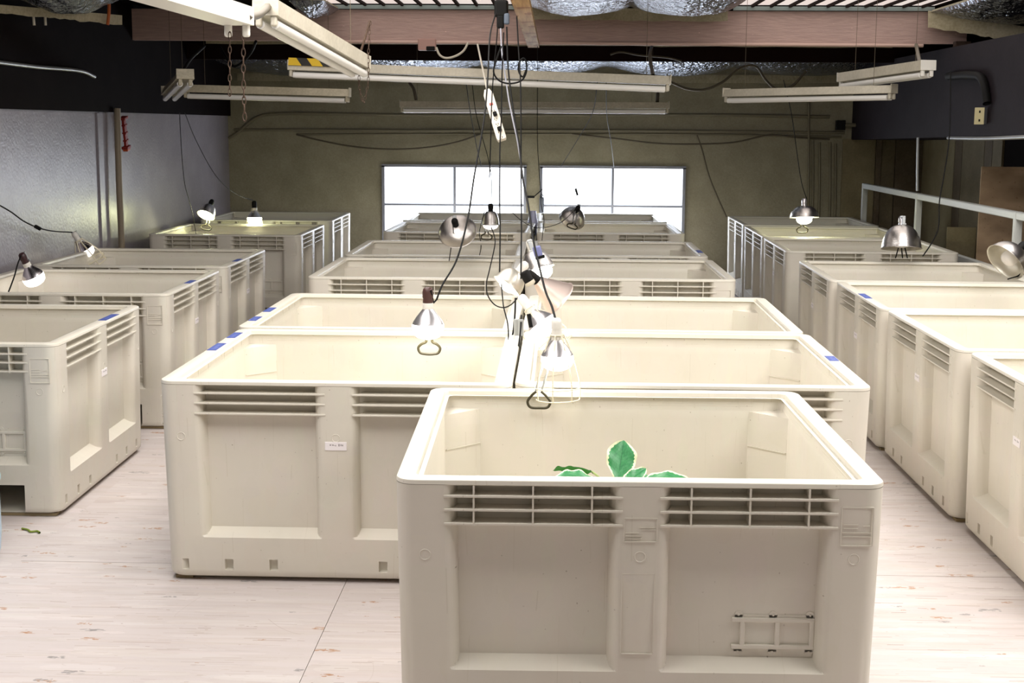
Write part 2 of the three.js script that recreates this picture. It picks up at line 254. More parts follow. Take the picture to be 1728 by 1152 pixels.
// foil faced insulation
function foil(label, x0, x1, z0, z1, yTop, sag, nb, flange, sd) {
  const t = thing('foil_insulation', label, 'insulation'), nx = 64, nz = 28, pos = [], uv = [], idx = [];
  for (let j = 0; j <= nz; j++) for (let i = 0; i <= nx; i++) {
    const u = i / nx, v = j / nz, b = Math.pow(Math.abs(Math.sin(u * Math.PI * nb)), 0.55) * Math.pow(Math.sin(v * Math.PI), 0.5);
    const n = (fbm(u * 9 + 3, v * 5, 64, 64, sd, 3) - 0.5) * 0.05;
    pos.push(x0 + (x1 - x0) * u, yTop - sag * b - n * b, z0 + (z1 - z0) * v); uv.push((x1 - x0) * u, (z1 - z0) * v);
  }
  for (let j = 0; j < nz; j++) for (let i = 0; i < nx; i++) { const a = j * (nx + 1) + i, c = a + nx + 1; idx.push(a, a + 1, c, a + 1, c + 1, c); }
  const g = new THREE.BufferGeometry(); g.setAttribute('position', new THREE.Float32BufferAttribute(pos, 3)); g.setAttribute('uv', new THREE.Float32BufferAttribute(uv, 2)); g.setIndex(idx); g.computeVertexNormals();
  part('foil_facing', g, foilMat, t);
  part('batt', span(x0 + 0.01, x1 - 0.01, yTop + 0.003, yTop + 0.016, Math.min(z0, z1) + 0.01, Math.max(z0, z1) - 0.01), paperMat, t);
  if (flange) {                                                       // stapled paper edge: [left bottom, right bottom, right top, left top]
    const n = 24, p = [], id = [], q = flange.map(V);
    for (let i = 0; i <= n; i++) { const f = i / n, lo = q[0].clone().lerp(q[1], f), hi = q[3].clone().lerp(q[2], f); lo.y += (hash(i, 3, sd) - 0.5) * 0.012; for (const z of [0, -0.006]) { p.push(hi.x, hi.y, hi.z + z, lo.x, lo.y, lo.z + z); } }
    for (let i = 0; i < n; i++) { const a = i * 4, b = a + 4; id.push(a, a + 1, b, a + 1, b + 1, b, a + 2, b + 2, a + 3, a + 3, b + 2, b + 3, a + 1, a + 3, b + 1, b + 1, a + 3, b + 3); }
    const f = new THREE.BufferGeometry(); f.setAttribute('position', new THREE.Float32BufferAttribute(p, 3)); f.setIndex(id); f.computeVertexNormals(); part('paper_flange', boxUV(f), paperMat, t);
  }
  return t;
}
foil('silver foil insulation sagging in two bulges right of the tan board', -0.24, 1.36, -10.9, -9.3, 2.5, 0.11, 2, [[-0.265,2.403,-10.9], [1.322,2.396,-10.9], [1.32,2.486,-10.9], [-0.266,2.498,-10.9]], 3);
foil('silver foil insulation sagging at the top right over the soffit', 2.88, 3.64, -10.9, -9.0, 2.47, 0.13, 1, [[2.875,2.359,-10.92], [3.445,2.199,-10.3], [3.438,2.318,-10.3], [2.869,2.485,-10.92]], 5);
foil('greenish lit foil insulation sagging at the top left above the dark board', XL + 0.04, -2.84, -9.35, -7.9, 2.46, 0.2, 1, [[-3.359,2.233,-8.3], [-2.966,2.24,-9.4], [-2.964,2.307,-9.4], [-3.356,2.282,-8.3]], 8);
foil('small crumpled foil insulation end beside the twin tube shop light', -1.98, -1.72, -10.95, -10.2, 2.48, 0.09, 1, null, 9);
foil('wrinkled foil insulation hanging behind the dark beam over the back wall', -3.3, 3.02, -12.7, -14.2, 2.2, 0.13, 5, [[-3.3, 2.02, -14.2], [3.02, 2.03, -14.2], [3.02, 2.11, -14.2], [-3.3, 2.1, -14.2]], 13);
foil('torn foil and paper insulation strip between the two ceiling beams', -3.3, 3.1, -11.1, -12.55, 2.44, 0.06, 6, [[-3.2, 2.3, -12.56], [3.0, 2.295, -12.56], [3.0, 2.4, -12.56], [-3.2, 2.4, -12.56]], 17);
{ const p = [[3.116,2.034,-10.9],[3.14,2.097,-10.9],[3.192,2.152,-10.9]], t = thing('foil_scrap', 'twisted scrap of silver foil hanging from the rusty bracket', 'foil scrap'); const c = curve(p), pos = [], id = [];
  for (let i = 0; i <= 10; i++) { const q = c.getPoint(i / 10), a = i * 0.25, w = 0.03 + 0.02 * Math.sin(i); for (const s of [-1, 1]) for (const e of [0, 0.004]) pos.push(q.x + s * w * Math.cos(a), q.y + s * 0.012, q.z + s * w * Math.sin(a) + e); }
  for (let i = 0; i < 10; i++) { const a = i * 4, b = a + 4; for (const [m, n] of [[0, 2], [3, 1], [1, 0], [2, 3]]) id.push(a + m, a + n, b + m, a + n, b + n, b + m); }
  const g = new THREE.BufferGeometry(); g.setAttribute('position', new THREE.Float32BufferAttribute(pos, 3)); g.setIndex(id); g.computeVertexNormals(); part('foil_strip', g, std({ color: '#d8d8dc', metalness: 1, roughness: 0.3, side: THREE.DoubleSide }), t); }
// ---------------------------------------------------------------- the plastic bins
const BW = 1.22, BD = 1.2, BH = 0.714, TAPER = 0.012, CR = 0.05, REC = 0.0505, BR = 0.03;
const BAYS = [[0.122, 0.566], [0.66, 1.1]], SLOTS = [0.062, 0.222, 0.382, 0.775, 0.935, 1.1], FORK = [[0.15, 0.545], [0.675, 1.07]];
const bayDepth = (u) => { for (const [a, b] of BAYS) if (u > a && u < b) { const e = Math.min(u - a, b - u); return e >= BR ? REC : REC * (1 - Math.sqrt(Math.max(0, 1 - (e / BR) ** 2))); } return 0; };
function faceDepth(type, u, v) {
  let d = Math.min(bayDepth(u), REC * Math.max(0, Math.min(1, (v - (type === 'A' ? 0.215 : 0.159)) / 0.026)));
  if (type === 'B') { if (v > 0.042 && v < 0.08) for (const s of SLOTS) if (Math.abs(u - s) < 0.0145) d = 0.02; }
  else if (v < 0.132) for (const [a, b] of FORK) if (u > a && u < b) d = 0.56;
  return d;
}
function columns(type) {
  const s = new Set([0, BW]);
  for (const [a, b] of BAYS) { for (const f of [0, 0.25, 0.45, 0.6, 0.72, 0.82, 0.9, 0.96, 0.999]) { s.add(a + f * BR); s.add(b - f * BR); } s.add(a + BR + 0.001); s.add(b - BR - 0.001); s.add((a + b) / 2); }
  if (type === 'B') for (const c of SLOTS) for (const e of [0.0138, 0.0152]) { s.add(c - e); s.add(c + e); }
  else for (const [a, b] of FORK) for (const e of [-0.001, 0.001]) { s.add(a + e); s.add(b + e); }
  return [...s].sort((a, b) => a - b);
}
const ROWS = [[0.014, 0.016], [0.018, 0.007], [0.028, 0.001], [0.0412, 0], [0.0428, 0], [0.0792, 0], [0.0808, 0], [0.131, 0], [0.133, 0], [0.15, 0], [0.159, 0], [0.1655, 0], [0.172, 0], [0.1785, 0], [0.185, 0], [0.193, 0], [0.215, 0], [0.2215, 0], [0.228, 0], [0.2345, 0], [0.241, 0], [0.25, 0], [0.34, 0], [0.45, 0], [0.6, 0], [BH - 0.0135, 0]];
function grid(loops, closed = true, flip = false) {                   // loops of equal length -> skin
  const n = loops[0].length, pos = [], uv = [], idx = [];
  loops.forEach((l) => l.forEach((p) => { pos.push(p[0], p[1], p[2]); uv.push(p[3], p[4]); }));
  for (let j = 0; j + 1 < loops.length; j++) for (let i = 0; i + 1 < n; i++) { const a = j * n + i, b = a + 1, c = a + n, d = c + 1; if (flip) idx.push(a, c, b, b, c, d); else idx.push(a, b, c, b, d, c); }
  const g = new THREE.BufferGeometry(); g.setAttribute('position', new THREE.Float32BufferAttribute(pos, 3)); g.setAttribute('uv', new THREE.Float32BufferAttribute(uv, 2)); g.setIndex(idx);
  return toCreasedNormals(g, 0.55);
}
// the four faces in order front (+z), right (+x), back, left; A = slatted vents and fork openings, B = plain with square slots
const FACES = ['A', 'B', 'A', 'B'];
function frame(face, u, d, hx, hz) {                                   // point on a face at u (0..BW), d in from the face
  const f = u / BW;
  if (face === 0) return [-hx + 2 * hx * f, hz - d]; if (face === 1) return [hx - d, hz - 2 * hz * f];
  if (face === 2) return [hx - 2 * hx * f, -hz + d]; return [-hx + d, -hz + 2 * hz * f];
}
function outerLoop(v, inset) {
  const k = TAPER * (1 - v / BH) + inset, hx = BW / 2 - k, hz = BD / 2 - k, l = []; let s = 0;
  for (let f = 0; f < 4; f++) {
    for (const u of columns(FACES[f])) {
      if (u < CR || u > BW - CR) continue;
      const [x, z] = frame(f, u, faceDepth(FACES[f], u, v), hx, hz); l.push([x, v, z, s + u, v]);
    }
    const c = frame(f, BW, 0, hx, hz), sx = Math.sign(c[0]), sz = Math.sign(c[1]), a0 = [0, 90, 180, 270][f];
    for (let i = 0; i <= 8; i++) { const a = (90 - a0 - i * 11.25) * R; l.push([sx * (hx - CR) + CR * Math.cos(a), v, sz * (hz - CR) + CR * Math.sin(a), s + BW - CR + i * 0.01, v]); }
    s += BW;
  }
  l.push([l[0][0], l[0][1], l[0][2], s, v]); return l;
}
function roundLoop(off, v, r, n = 6) {
  const hx = BW / 2 - off, hz = BD / 2 - off, l = [];
  [[1, 1, 0], [1, -1, 90], [-1, -1, 180], [-1, 1, 270]].forEach(([sx, sz, a0], f) => { for (let i = 0; i <= n; i++) { const a = (90 - a0 - (i * 90) / n) * R; l.push([sx * (hx - r) + r * Math.cos(a), v, sz * (hz - r) + r * Math.sin(a), f * 1.2 + i * 0.02 + off, v + off]); } });
  l.push([l[0][0], l[0][1], l[0][2], 4.8 + off, v + off]); return l;
}
function chamLoop(off, v, c, n = 6) {                                 // inner skin with flat stacking corners
  const hx = BW / 2 - off, hz = BD / 2 - off, l = [];
  [[1, 1], [1, -1], [-1, -1], [-1, 1]].forEach(([sx, sz], f) => { for (let i = 0; i <= n; i++) { const t = f % 2 ? 1 - i / n : i / n; l.push([sx * (hx - c * (1 - t)), v, sz * (hz - c * t), f * 1.2 + i * 0.02 + off, v]); } });
  l.push([l[0][0], l[0][1], l[0][2], 4.8 + off, v]); return l;
}
const capFan = (loop, v, flip) => { const pos = [0, v, 0], uv = [0, 0], idx = []; loop.forEach((p) => { pos.push(p[0], v, p[2]); uv.push(p[0], p[2]); }); for (let i = 1; i < loop.length; i++) flip ? idx.push(0, i + 1, i) : idx.push(0, i, i + 1); const g = new THREE.BufferGeometry(); g.setAttribute('position', new THREE.Float32BufferAttribute(pos, 3)); g.setAttribute('uv', new THREE.Float32BufferAttribute(uv, 2)); g.setIndex(idx); g.computeVertexNormals(); return g; };
const shellGeo = (() => {
  const out = ROWS.map(([v, i]) => outerLoop(v, i));
  const inn = [roundLoop(0.0506, BH - 0.03, 0.02), roundLoop(0.0525, BH - 0.056, 0.02), chamLoop(0.054, BH - 0.06, 0.11), chamLoop(0.056, BH - 0.085, 0.11), chamLoop(0.058, 0.45, 0.11), chamLoop(0.062, 0.17, 0.1), chamLoop(0.08, 0.158, 0.09)];
  return merge([grid(out), grid(inn), capFan(inn[inn.length - 1], 0.158, false), capFan(roundLoop(0.03, 0.014, 0.05), 0.014, true)]);
})();
const rimGeo = grid([[0.064, BH - 0.0142], [0.002, BH - 0.0142], [0, BH - 0.012], [0, BH - 0.005], [0.0015, BH - 0.0015], [0.005, BH], [0.045, BH], [0.0478, BH - 0.0012], [0.049, BH - 0.004], [0.0505, BH - 0.031]].map(([o, v]) => roundLoop(o, v, Math.max(0.02, CR - o * 0.6))));
const skidGeo = merge([span(-0.55, -0.44, 0, 0.016, -0.55, 0.55), span(0.44, 0.55, 0, 0.016, -0.55, 0.55), span(-0.06, 0.06, 0, 0.016, -0.55, 0.55), span(-0.57, 0.57, 0, 0.012, 0.51, 0.57), span(-0.57, 0.57, 0, 0.012, -0.57, -0.51)]);
// ribs fill the recess out to the face
const ribGeo = BAYS.map(([a, b]) => {
  const sh = new THREE.Shape(), us = []; for (const f of [0.1, 0.45, 0.7, 0.85, 0.95, 0.999]) us.push(a + f * BR); for (const f of [0.999, 0.95, 0.85, 0.7, 0.45, 0.1]) us.push(b - f * BR);
  sh.moveTo(a, 0.0015); sh.lineTo(a, -0.002); us.forEach((u) => sh.lineTo(u, -bayDepth(u) - 0.002)); sh.lineTo(b, -0.002); sh.lineTo(b, 0.0015);
  return boxUV(new THREE.ExtrudeGeometry(sh, { depth: 0.0042, bevelEnabled: true, bevelSize: 0.0008, bevelThickness: 0.0008, bevelSegments: 1 }).rotateX(Math.PI / 2));
});
const webGeo = boxUV(box(0.0045, 0.105, REC + 0.002, 0, 0, -REC / 2));
const ringGeo = new THREE.TorusGeometry(0.0135, 0.0018, 6, 20);
const plate = (w, h, lines) => merge([box(w, 0.0026, 0.0036, 0, h / 2, 0), box(w, 0.0026, 0.0036, 0, -h / 2, 0), box(0.0026, h, 0.0036, -w / 2, 0, 0), box(0.0026, h, 0.0036, w / 2, 0, 0), ...lines.map(([x, y, l]) => box(l * w, 0.0014, 0.003, x * w, y * h, 0))]);
const plates = [[0.613, 0.59, plate(0.082, 0.06, [[0.2, 0.12, 0.45], [0.25, 0.02, 0.45], [-0.25, -0.12, 0.4], [-0.2, -0.25, 0.5], [-0.2, -0.36, 0.5]])], [0.61, 0.37, plate(0.082, 0.21, [])], [1.151, 0.605, plate(0.078, 0.098, [[-0.2, 0.05, 0.45], [-0.2, -0.05, 0.45], [0, -0.16, 0.9], [0, -0.26, 0.9], [0.3, 0.02, 0.2]])]];
const ladder = merge([rbox(0.212, 0.012, 0.011, 0.003, 0, 0.036, 0.002), rbox(0.212, 0.012, 0.011, 0.003, 0, -0.036, 0.002), ...[-0.078, 0.011, 0.099].map((x) => rbox(0.013, 0.078, 0.01, 0.003, x, 0, 0.002)), box(0.2, 0.008, 0.006, 0.002, 0.045, -0.001), box(0.2, 0.008, 0.006, 0.002, -0.045, -0.001),
  ...[-0.088, 0, 0.094].flatMap((x) => [0.048, -0.048].map((y) => new THREE.CylinderGeometry(0.011, 0.012, 0.006, 12).rotateX(Math.PI / 2).translate(x, y, -0.001))), ...[-0.088, 0, 0.094].flatMap((x) => [0.049, -0.049].map((y) => new THREE.SphereGeometry(0.0036, 8, 6).translate(x, y, 0.0015)))]);
const stickerTex = canvasTexture(128, 56, (g, w, h) => { g.fillStyle = '#f4eeee'; g.fillRect(0, 0, w, h); g.fillStyle = 'rgba(120,112,112,0.75)'; for (const [x, y, a, b] of [[28, 16, 9, 8], [42, 16, 10, 8], [54, 20, 6, 4], [62, 18, 4, 10], [80, 12, 7, 16], [92, 14, 6, 12], [101, 16, 7, 10]]) g.fillRect(x, y, a, b); });
const stickerMat = std({ map: stickerTex, roughness: 0.5 });
const stickerGeo = rbox(0.074, 0.03, 0.0022, 0.001);
const RIBV = [0.042, 0.077, 0.113], WEBS = [0.196, 0.344, 0.491, 0.738, 0.884, 1.03];
const lug = boxUV(box(0.15, 0.003, 0.006));
function makeBin() {
  const t = new THREE.Group(); t.userData = { category: 'bin' };
  part('shell', shellGeo, binMat, t); part('rim', rimGeo, binRim, t); part('skid', skidGeo, skidMat, t);
  for (let f = 0; f < 4; f++) {
    const put = (name, geo, u, v, d, m = binMat) => { const hx = BW / 2 - TAPER * (1 - v / BH), hz = BD / 2 - TAPER * (1 - v / BH); const [x, z] = frame(f, u, d, hx, hz), p = part(name, geo, m, t); p.position.set(x, v, z); p.rotation.y = f * Math.PI / 2; return p; };
    for (let b = 0; b < 2; b++) for (const r of RIBV) put('horizontal_rib', ribGeo[b], 0, BH - r + 0.002, 0);
    if (FACES[f] === 'A') { for (const u of WEBS) put('vertical_rib', webGeo, u, BH - 0.0665, -0.0005); for (const [u, v, g] of plates) put('moulded_plate', g, u, v, -0.0003); if (f === 0) put('drain_frame', ladder, 0.964, 0.305, REC - 0.001); }
    else put('sticker', stickerGeo, 0.613, 0.492, -0.001, stickerMat).userData.label = 'white printed sticker';
    for (const u of [0.072, 0.613, 1.148]) put('moulded_ring', ringGeo, u, 0.52, 0.0004);
  }
  for (const [sx, sz] of [[1, 1], [1, -1], [-1, -1], [-1, 1]]) for (const v of [0.54, 0.43]) { const p = part('corner_ridge', lug, binMat, t); p.position.set(sx * (BW / 2 - 0.058 - 0.055), v, sz * (BD / 2 - 0.058 - 0.055)); p.rotation.y = sx * sz > 0 ? Math.PI / 4 : -Math.PI / 4; }
  return t;
}
const BINS = [ // x, z, turn (degrees), quarter turns, label, group
  ['front', 0.209, -3.881, 0.82, 0, 'cream plastic bin nearest the camera, with a leafy green plant inside'],
  ['c1l', -0.747, -5.143, -0.08, 1, 'cream plastic bin behind the front one, plain slotted front, two blue tapes on left rim'],
  ['c1r', 0.476, -5.17, -0.22, 1, 'cream plastic bin mostly hidden behind the front bin, blue tape on its right rim'],
  ['c2l', -0.766, -6.399, -0.36, 1, 'left middle-block bin just below the lit lamp, two blue tapes on its left rim'],
  ['c2r', 0.472, -6.414, -0.52, 1, 'tape-free cream bin of the middle block, right of the cluster of hanging lamps'],
  ['c3l', -0.819, -8.371, -0.1, 0, 'left bin of the fourth middle row, slatted front partly behind the lit lamp'],
  ['c3r', 0.433, -8.426, 0.32, 0, 'right bin of the fourth middle row, slatted front beside the lamp tangle'],
  ['c4l', -0.821, -9.746, 0, 0, 'left bin of the fifth middle row, behind the upright round reflector'],
  ['c4r', 0.43, -9.84, 0.08, 0, 'right bin of the fifth middle row, blue tape on its right rim'],
  ['c5l', -0.802, -11.764, -1.14, 0, 'left shaded bin of the slatted pair before the far windows'],
  ['c5r', 0.45, -11.805, 0.62, 0, 'right shaded bin of the slatted pair before the far windows'],
  ['c6l', -0.81, -13.15, 0.6, 0, 'farthest middle bin under the left window, only its back rim showing'],
  ['c6r', 0.419, -13.186, 0.32, 0, 'farthest middle bin under the right window, beside a glowing reflector lamp'],
  ['l0', -2.599, -5.865, 1.02, 0, 'cream plastic bin at the left edge with a dark fork opening at its foot'],
  ['l1', -2.612, -7.487, 1.01, 0, 'second cream bin along the left wall, under the silver bulb lamp at the edge'],
  ['l2', -2.636, -8.885, 0.32, 0, 'third cream bin along the left wall, under the wire-caged lamp'],
  ['l3', -2.632, -11.317, 0.19, 0, 'shaded slatted bin by the left wall pipe, under the small glowing reflector lamp'],
  ['l4', -2.656, -13.005, 0.38, 0, 'farthest bin in the left back corner, greenish inside'],
  ['r0', 2.242, -4.746, 0, 0, 'cream bin cut off by the right edge, nearest in the right row'],
  ['r1', 2.217, -5.993, -0.04, 0, 'second cream bin in the right row, its full plain side showing, no tape on rim'],
  ['r2', 2.211, -7.214, -0.97, 0, 'third cream bin in the right row, with blue tape on its left rim'],
  ['r3', 2.208, -8.436, -1.2, 0, 'fourth cream bin in the right row, in front of the large spun aluminium reflector lamp'],
  ['r4', 2.26, -10.305, -0.91, 0, 'fifth bin in the right row, slatted front under the large spun aluminium reflector'],
  ['r5', 2.284, -11.595, -0.54, 0, 'sixth bin in the right row, lit yellow inside by the glowing reflector lamp'],
  ['r6', 2.306, -12.948, -0.1, 0, 'farthest bin in the right back corner below the wall conduits'],
];
const bins = {}, proto = makeBin();
for (const [k, x, z, a, q, label] of BINS) {
  const b = Object.keys(bins).length ? proto.clone() : proto; b.name = numbered('plastic_bin'); b.position.set(x, 0, z); b.rotation.y = a * R + q * Math.PI / 2; if (q) b.scale.z = 1.011; scene.add(b); tag(b, label, 'bin', 'cream plastic bins'); bins[k] = b; b.updateMatrixWorld(true);
}
// blue tape strips stuck on rims: bin, two points along the rim, width
const tapeTex = canvasTexture(128, 32, (g, w, h) => { g.fillStyle = '#43549a'; g.fillRect(0, 0, w, h); g.strokeStyle = 'rgba(150,165,220,0.7)'; g.lineWidth = 3; for (let x = 24; x < 104; x += 12) { g.beginPath(); g.moveTo(x, rr(6, 14)); g.lineTo(x + rr(2, 9), rr(18, 26)); g.stroke(); } });
const tapeMat = std({ map: tapeTex, roughness: 0.5 });
const tapeLen = new Map();
for (const [k, a, b] of [['c1l', [-1.377,0.714,-5.168], [-1.365,0.714,-5.344]], ['c1l', [-1.363,0.714,-5.483], [-1.359,0.714,-5.63]], ['c2l', [-1.392,0.714,-5.981], [-1.384,0.714,-6.116]], ['c2l', [-1.373,0.714,-6.278], [-1.37,0.714,-6.426]],
  ['l0', [-2.013,0.714,-5.933], [-2.009,0.714,-6.146]], ['l1', [-2.017,0.714,-7.39], [-2.019,0.714,-7.535]], ['l2', [-2.041,0.714,-8.618], [-2.047,0.714,-8.775]], ['c1r', [1.081,0.714,-5.203], [1.084,0.714,-5.096]], ['r2', [1.606,0.714,-7.24], [1.609,0.714,-7.014]], ['c4r', [1.05,0.714,-9.739], [1.046,0.714,-9.509]]]) {
  const B = bins[k], p = B.worldToLocal(V(a)), q = B.worldToLocal(V(b)), alongX = Math.abs(p.x - q.x) > Math.abs(p.z - q.z), len = Math.min(0.2, Math.max(0.05, alongX ? Math.abs(p.x - q.x) : Math.abs(p.z - q.z)));
  const o = part('tape_label', rbox(len, 0.0016, 0.036, 0.0006), tapeMat, B, 'blue tape label'), c = p.add(q).multiplyScalar(0.5);
  o.position.set(alongX ? c.x : Math.sign(c.x) * (BW / 2 - 0.024), BH + 0.0006, alongX ? Math.sign(c.z) * (BD / 2 - 0.024) : c.z); if (!alongX) o.rotation.y = Math.PI / 2;
}
// ---------------------------------------------------------------- fluorescent strip fixtures
function strip(label, a, b, opt = {}) {
  const A = V(a), B = V(b), L = A.distanceTo(B), t = thing('strip_light', label, 'light fixture', [(a[0] + b[0]) / 2, (a[1] + b[1]) / 2, (a[2] + b[2]) / 2]);
  const x = B.clone().sub(A).normalize(), z = new THREE.Vector3().crossVectors(x, new THREE.Vector3(0, 1, 0)).normalize(), y = new THREE.Vector3().crossVectors(z, x);
  t.quaternion.setFromRotationMatrix(new THREE.Matrix4().makeBasis(x, y, z));
  if (opt.roll) t.rotateX(opt.roll);
  const m = opt.mat || enamelMid, s = opt.s || 1, tilt = 0.056 * s, sh = new THREE.Shape();
  sh.moveTo(-0.058 * s, 0.0); sh.lineTo(-0.036 * s, 0.052 * s); sh.lineTo(0.036 * s, 0.052 * s); sh.lineTo(0.058 * s, 0); sh.lineTo(0.05 * s, -0.002); sh.lineTo(-0.05 * s, -0.002);
  if (opt.boxy) { sh.curves = []; sh.moveTo(-0.055 * s, -0.002); sh.lineTo(-0.055 * s, 0.06 * s); sh.lineTo(0.055 * s, 0.06 * s); sh.lineTo(0.055 * s, -0.002); }
  part('housing', boxUV(new THREE.ExtrudeGeometry(sh, { depth: L, bevelEnabled: false }).rotateY(Math.PI / 2).translate(-L / 2, 0, 0)), m, t);
  for (const k of [-1, 1]) {
    if (!opt.bare) part('fluorescent_tube', merge([new THREE.CylinderGeometry(0.0185 * s, 0.0185 * s, L - 0.06, 14).rotateZ(Math.PI / 2).translate(0, -0.03 * s, k * 0.032 * s)]), tubeGlass, t);
    part('end_plate', rbox(0.006, 0.064 * s, 0.112 * s, 0.002, k * (L / 2 + 0.002), 0.03 * s, 0), opt.plate || m, t);
    for (const q of [-1, 1]) part('lamp_holder', merge([rbox(0.022, 0.045 * s, 0.026 * s, 0.008, k * (L / 2 - 0.014), -0.02 * s, q * 0.032 * s)]), opt.holder || m, t);
  }
  t.updateMatrixWorld(true); for (const k of [-1, 1]) { const p = new THREE.Vector3(k * (L / 2 - 0.15), 0.058 * s, 0).applyMatrix4(t.matrixWorld), g = rod([p.x, p.y, p.z], [p.x, CEIL + 0.005, p.z], 0.0016, 5); g.applyMatrix4(t.matrixWorld.clone().invert()); part('hanger', g, cordBrown, t); }
  if (opt.tape) part('hazard_tape', box(opt.tape, 0.05, 0.002, -L / 2 + opt.tape / 2, 0.026, 0.058).rotateX(-0.32).translate(0, 0.008, 0.002), std({ map: canvasTexture(512, 64, (g, w, h) => { g.fillStyle = '#d8b21c'; g.fillRect(0, 0, w, h); g.fillStyle = '#15120e'; for (let x = 60; x < w; x += 165) { g.beginPath(); g.moveTo(x, 0); g.lineTo(x + 80, 0); g.lineTo(x + 125, h); g.lineTo(x + 45, h); g.fill(); } }), roughness: 0.5 }), t, 'yellow and black striped tape');
  return t;
}
strip('white strip light cut off by the top left of the frame', [-1.284,1.959,-3.400], [-1.165,1.939,-5.05], { mat: enamel, boxy: true, s: 1.05, bare: true });
strip('twin tube shop light tilting down on a rusty chain before the purplish beam', [-1.181,2.016,-5.6], [-0.979,1.857,-6.85], { mat: enamelMid, boxy: true });
strip('long strip light with yellow and black striped tape at its left end', [-1.697,1.923,-8.75], [0.709,1.844,-8.75], { tape: 0.42, mat: enamelMid });
strip('long dusty strip light right in front of the back wall, above the windows', [-1.395,1.739,-12.3], [0.992,1.743,-12.3], { mat: enamelOld });
strip('dim strip light at left hanging before the back wall, half behind rusty chains', [-2.712,1.811,-10], [-1.506,1.784,-10], { mat: enamelOld });
strip('short end-on strip light with twin tubes beside the dark left boards', [-2.488,1.879,-9.2], [-2.882,1.793,-10.2], { mat: enamelOld, s: 1.05 });
strip('strip light at right with an end plate coloured paler for the light on it', [2.076,1.912,-10.1], [2.411,1.958,-9.1], { boxy: true, s: 1.02, plate: enamel, holder: enamel });  // end plates and tube holders coloured paler, standing in for light
strip('strip light at right below the one with the bright end plate', [1.258,1.806,-10.3], [2.293,1.819,-9.5], { mat: enamelMid });
// rusty chains
function chain(label, pts, s = 1) {
  const c = curve(pts), L = c.getLength(), n = Math.round(L / (0.03 * s)), l = [], g0 = new THREE.TorusGeometry(0.0105 * s, 0.0026 * s, 5, 10).scale(0.72, 1.55, 1);
  for (let i = 0; i < n; i++) { const p = c.getPointAt((i + 0.5) / n), d = c.getTangentAt((i + 0.5) / n), q = new THREE.Quaternion().setFromUnitVectors(new THREE.Vector3(0, 1, 0), d); l.push(g0.clone().rotateY(i % 2 ? 1.3 : 0.2).applyQuaternion(q).translate(p.x, p.y, p.z)); }
  return solo('hanging_chain', merge(l), rust, label, 'chain', 'rusty hanging chains');
}
chain('rusty chain hanging from the white strip light, the longer one at left', [[-1.158,1.915,-5.1],[-1.162,1.754,-5.1],[-1.161,1.594,-5.1]]);
chain('shorter rusty chain just left of the longest hanging chain', [[-1.173,1.907,-4.95],[-1.177,1.77,-4.95],[-1.179,1.682,-4.95]], 0.8);
chain('thin rusty chain looped at the far end of the twin tube shop light', [[-0.917,2.086,-6.8],[-0.928,1.929,-6.8],[-0.932,1.786,-6.8],[-0.956,1.697,-6.8],[-0.973,1.757,-6.8],[-0.976,1.82,-6.8]], 0.75);
chain('short rusty chain above the white strip light at the top left', [[-1.154,2.034,-4.85],[-1.156,1.978,-4.85]]);
solo('support_wire', tube([[-0.971,1.923,-6.8],[-0.944,2.003,-6.8],[-0.92,2.083,-6.8]], 0.006), rust, 'rusty straight strap above the far end of the twin tube light', 'strap');
solo('flex_cable', tube([[-1.121,1.961,-5],[-1.142,1.997,-5.3],[-1.17,2.049,-5.6]], 0.016), cordBrown, 'grey flexible cable joining the two shop lights at the top left', 'cable');

// ---------------------------------------------------------------- clamp lamps
// built hanging along -y from the cap of the socket; the whole lamp is then turned
const bulbNeck = lathe([[0.0165, -0.05], [0.0165, -0.062], [0.02, -0.074], [0.032, -0.09], [0.048, -0.11], [0.0595, -0.127], [0.0633, -0.136]], 28);
const bulbFace = lathe([[0.0633, -0.136], [0.0638, -0.148], [0.0625, -0.162], [0.057, -0.177], [0.045, -0.188], [0.025, -0.1955], [0.0005, -0.198]], 28);
const socketGeo = lathe([[0.0005, 0.012], [0.012, 0.011], [0.019, 0.003], [0.0215, -0.008], [0.0215, -0.03], [0.019, -0.034], [0.0205, -0.04], [0.0205, -0.058], [0.0165, -0.06]], 20);
const collarGeo = lathe([[0.0175, -0.05], [0.022, -0.052], [0.022, -0.074], [0.0185, -0.08]], 20);
const omega = (w, h, r) => { const p = []; p.push([-0.012, 0, 0], [-0.013, -h * 0.25, 0], [-w * 0.36, -h * 0.4, 0], [-w * 0.5, -h * 0.62, 0], [-w * 0.42, -h * 0.92, 0], [-w * 0.2, -h, 0], [w * 0.2, -h, 0], [w * 0.42, -h * 0.92, 0], [w * 0.5, -h * 0.62, 0], [w * 0.36, -h * 0.4, 0], [0.013, -h * 0.25, 0], [0.012, 0, 0]); return tube(p, r, 60, 8); };
const delta = (w, h, r) => tube([[-0.01, 0, 0], [-w * 0.3, -h * 0.22, 0], [-w * 0.5, -h * 0.6, 0], [-w * 0.4, -h * 0.92, 0], [0, -h, 0], [w * 0.4, -h * 0.95, 0], [w * 0.5, -h * 0.62, 0], [w * 0.3, -h * 0.24, 0], [0.01, 0, 0]], r, 60, 8);
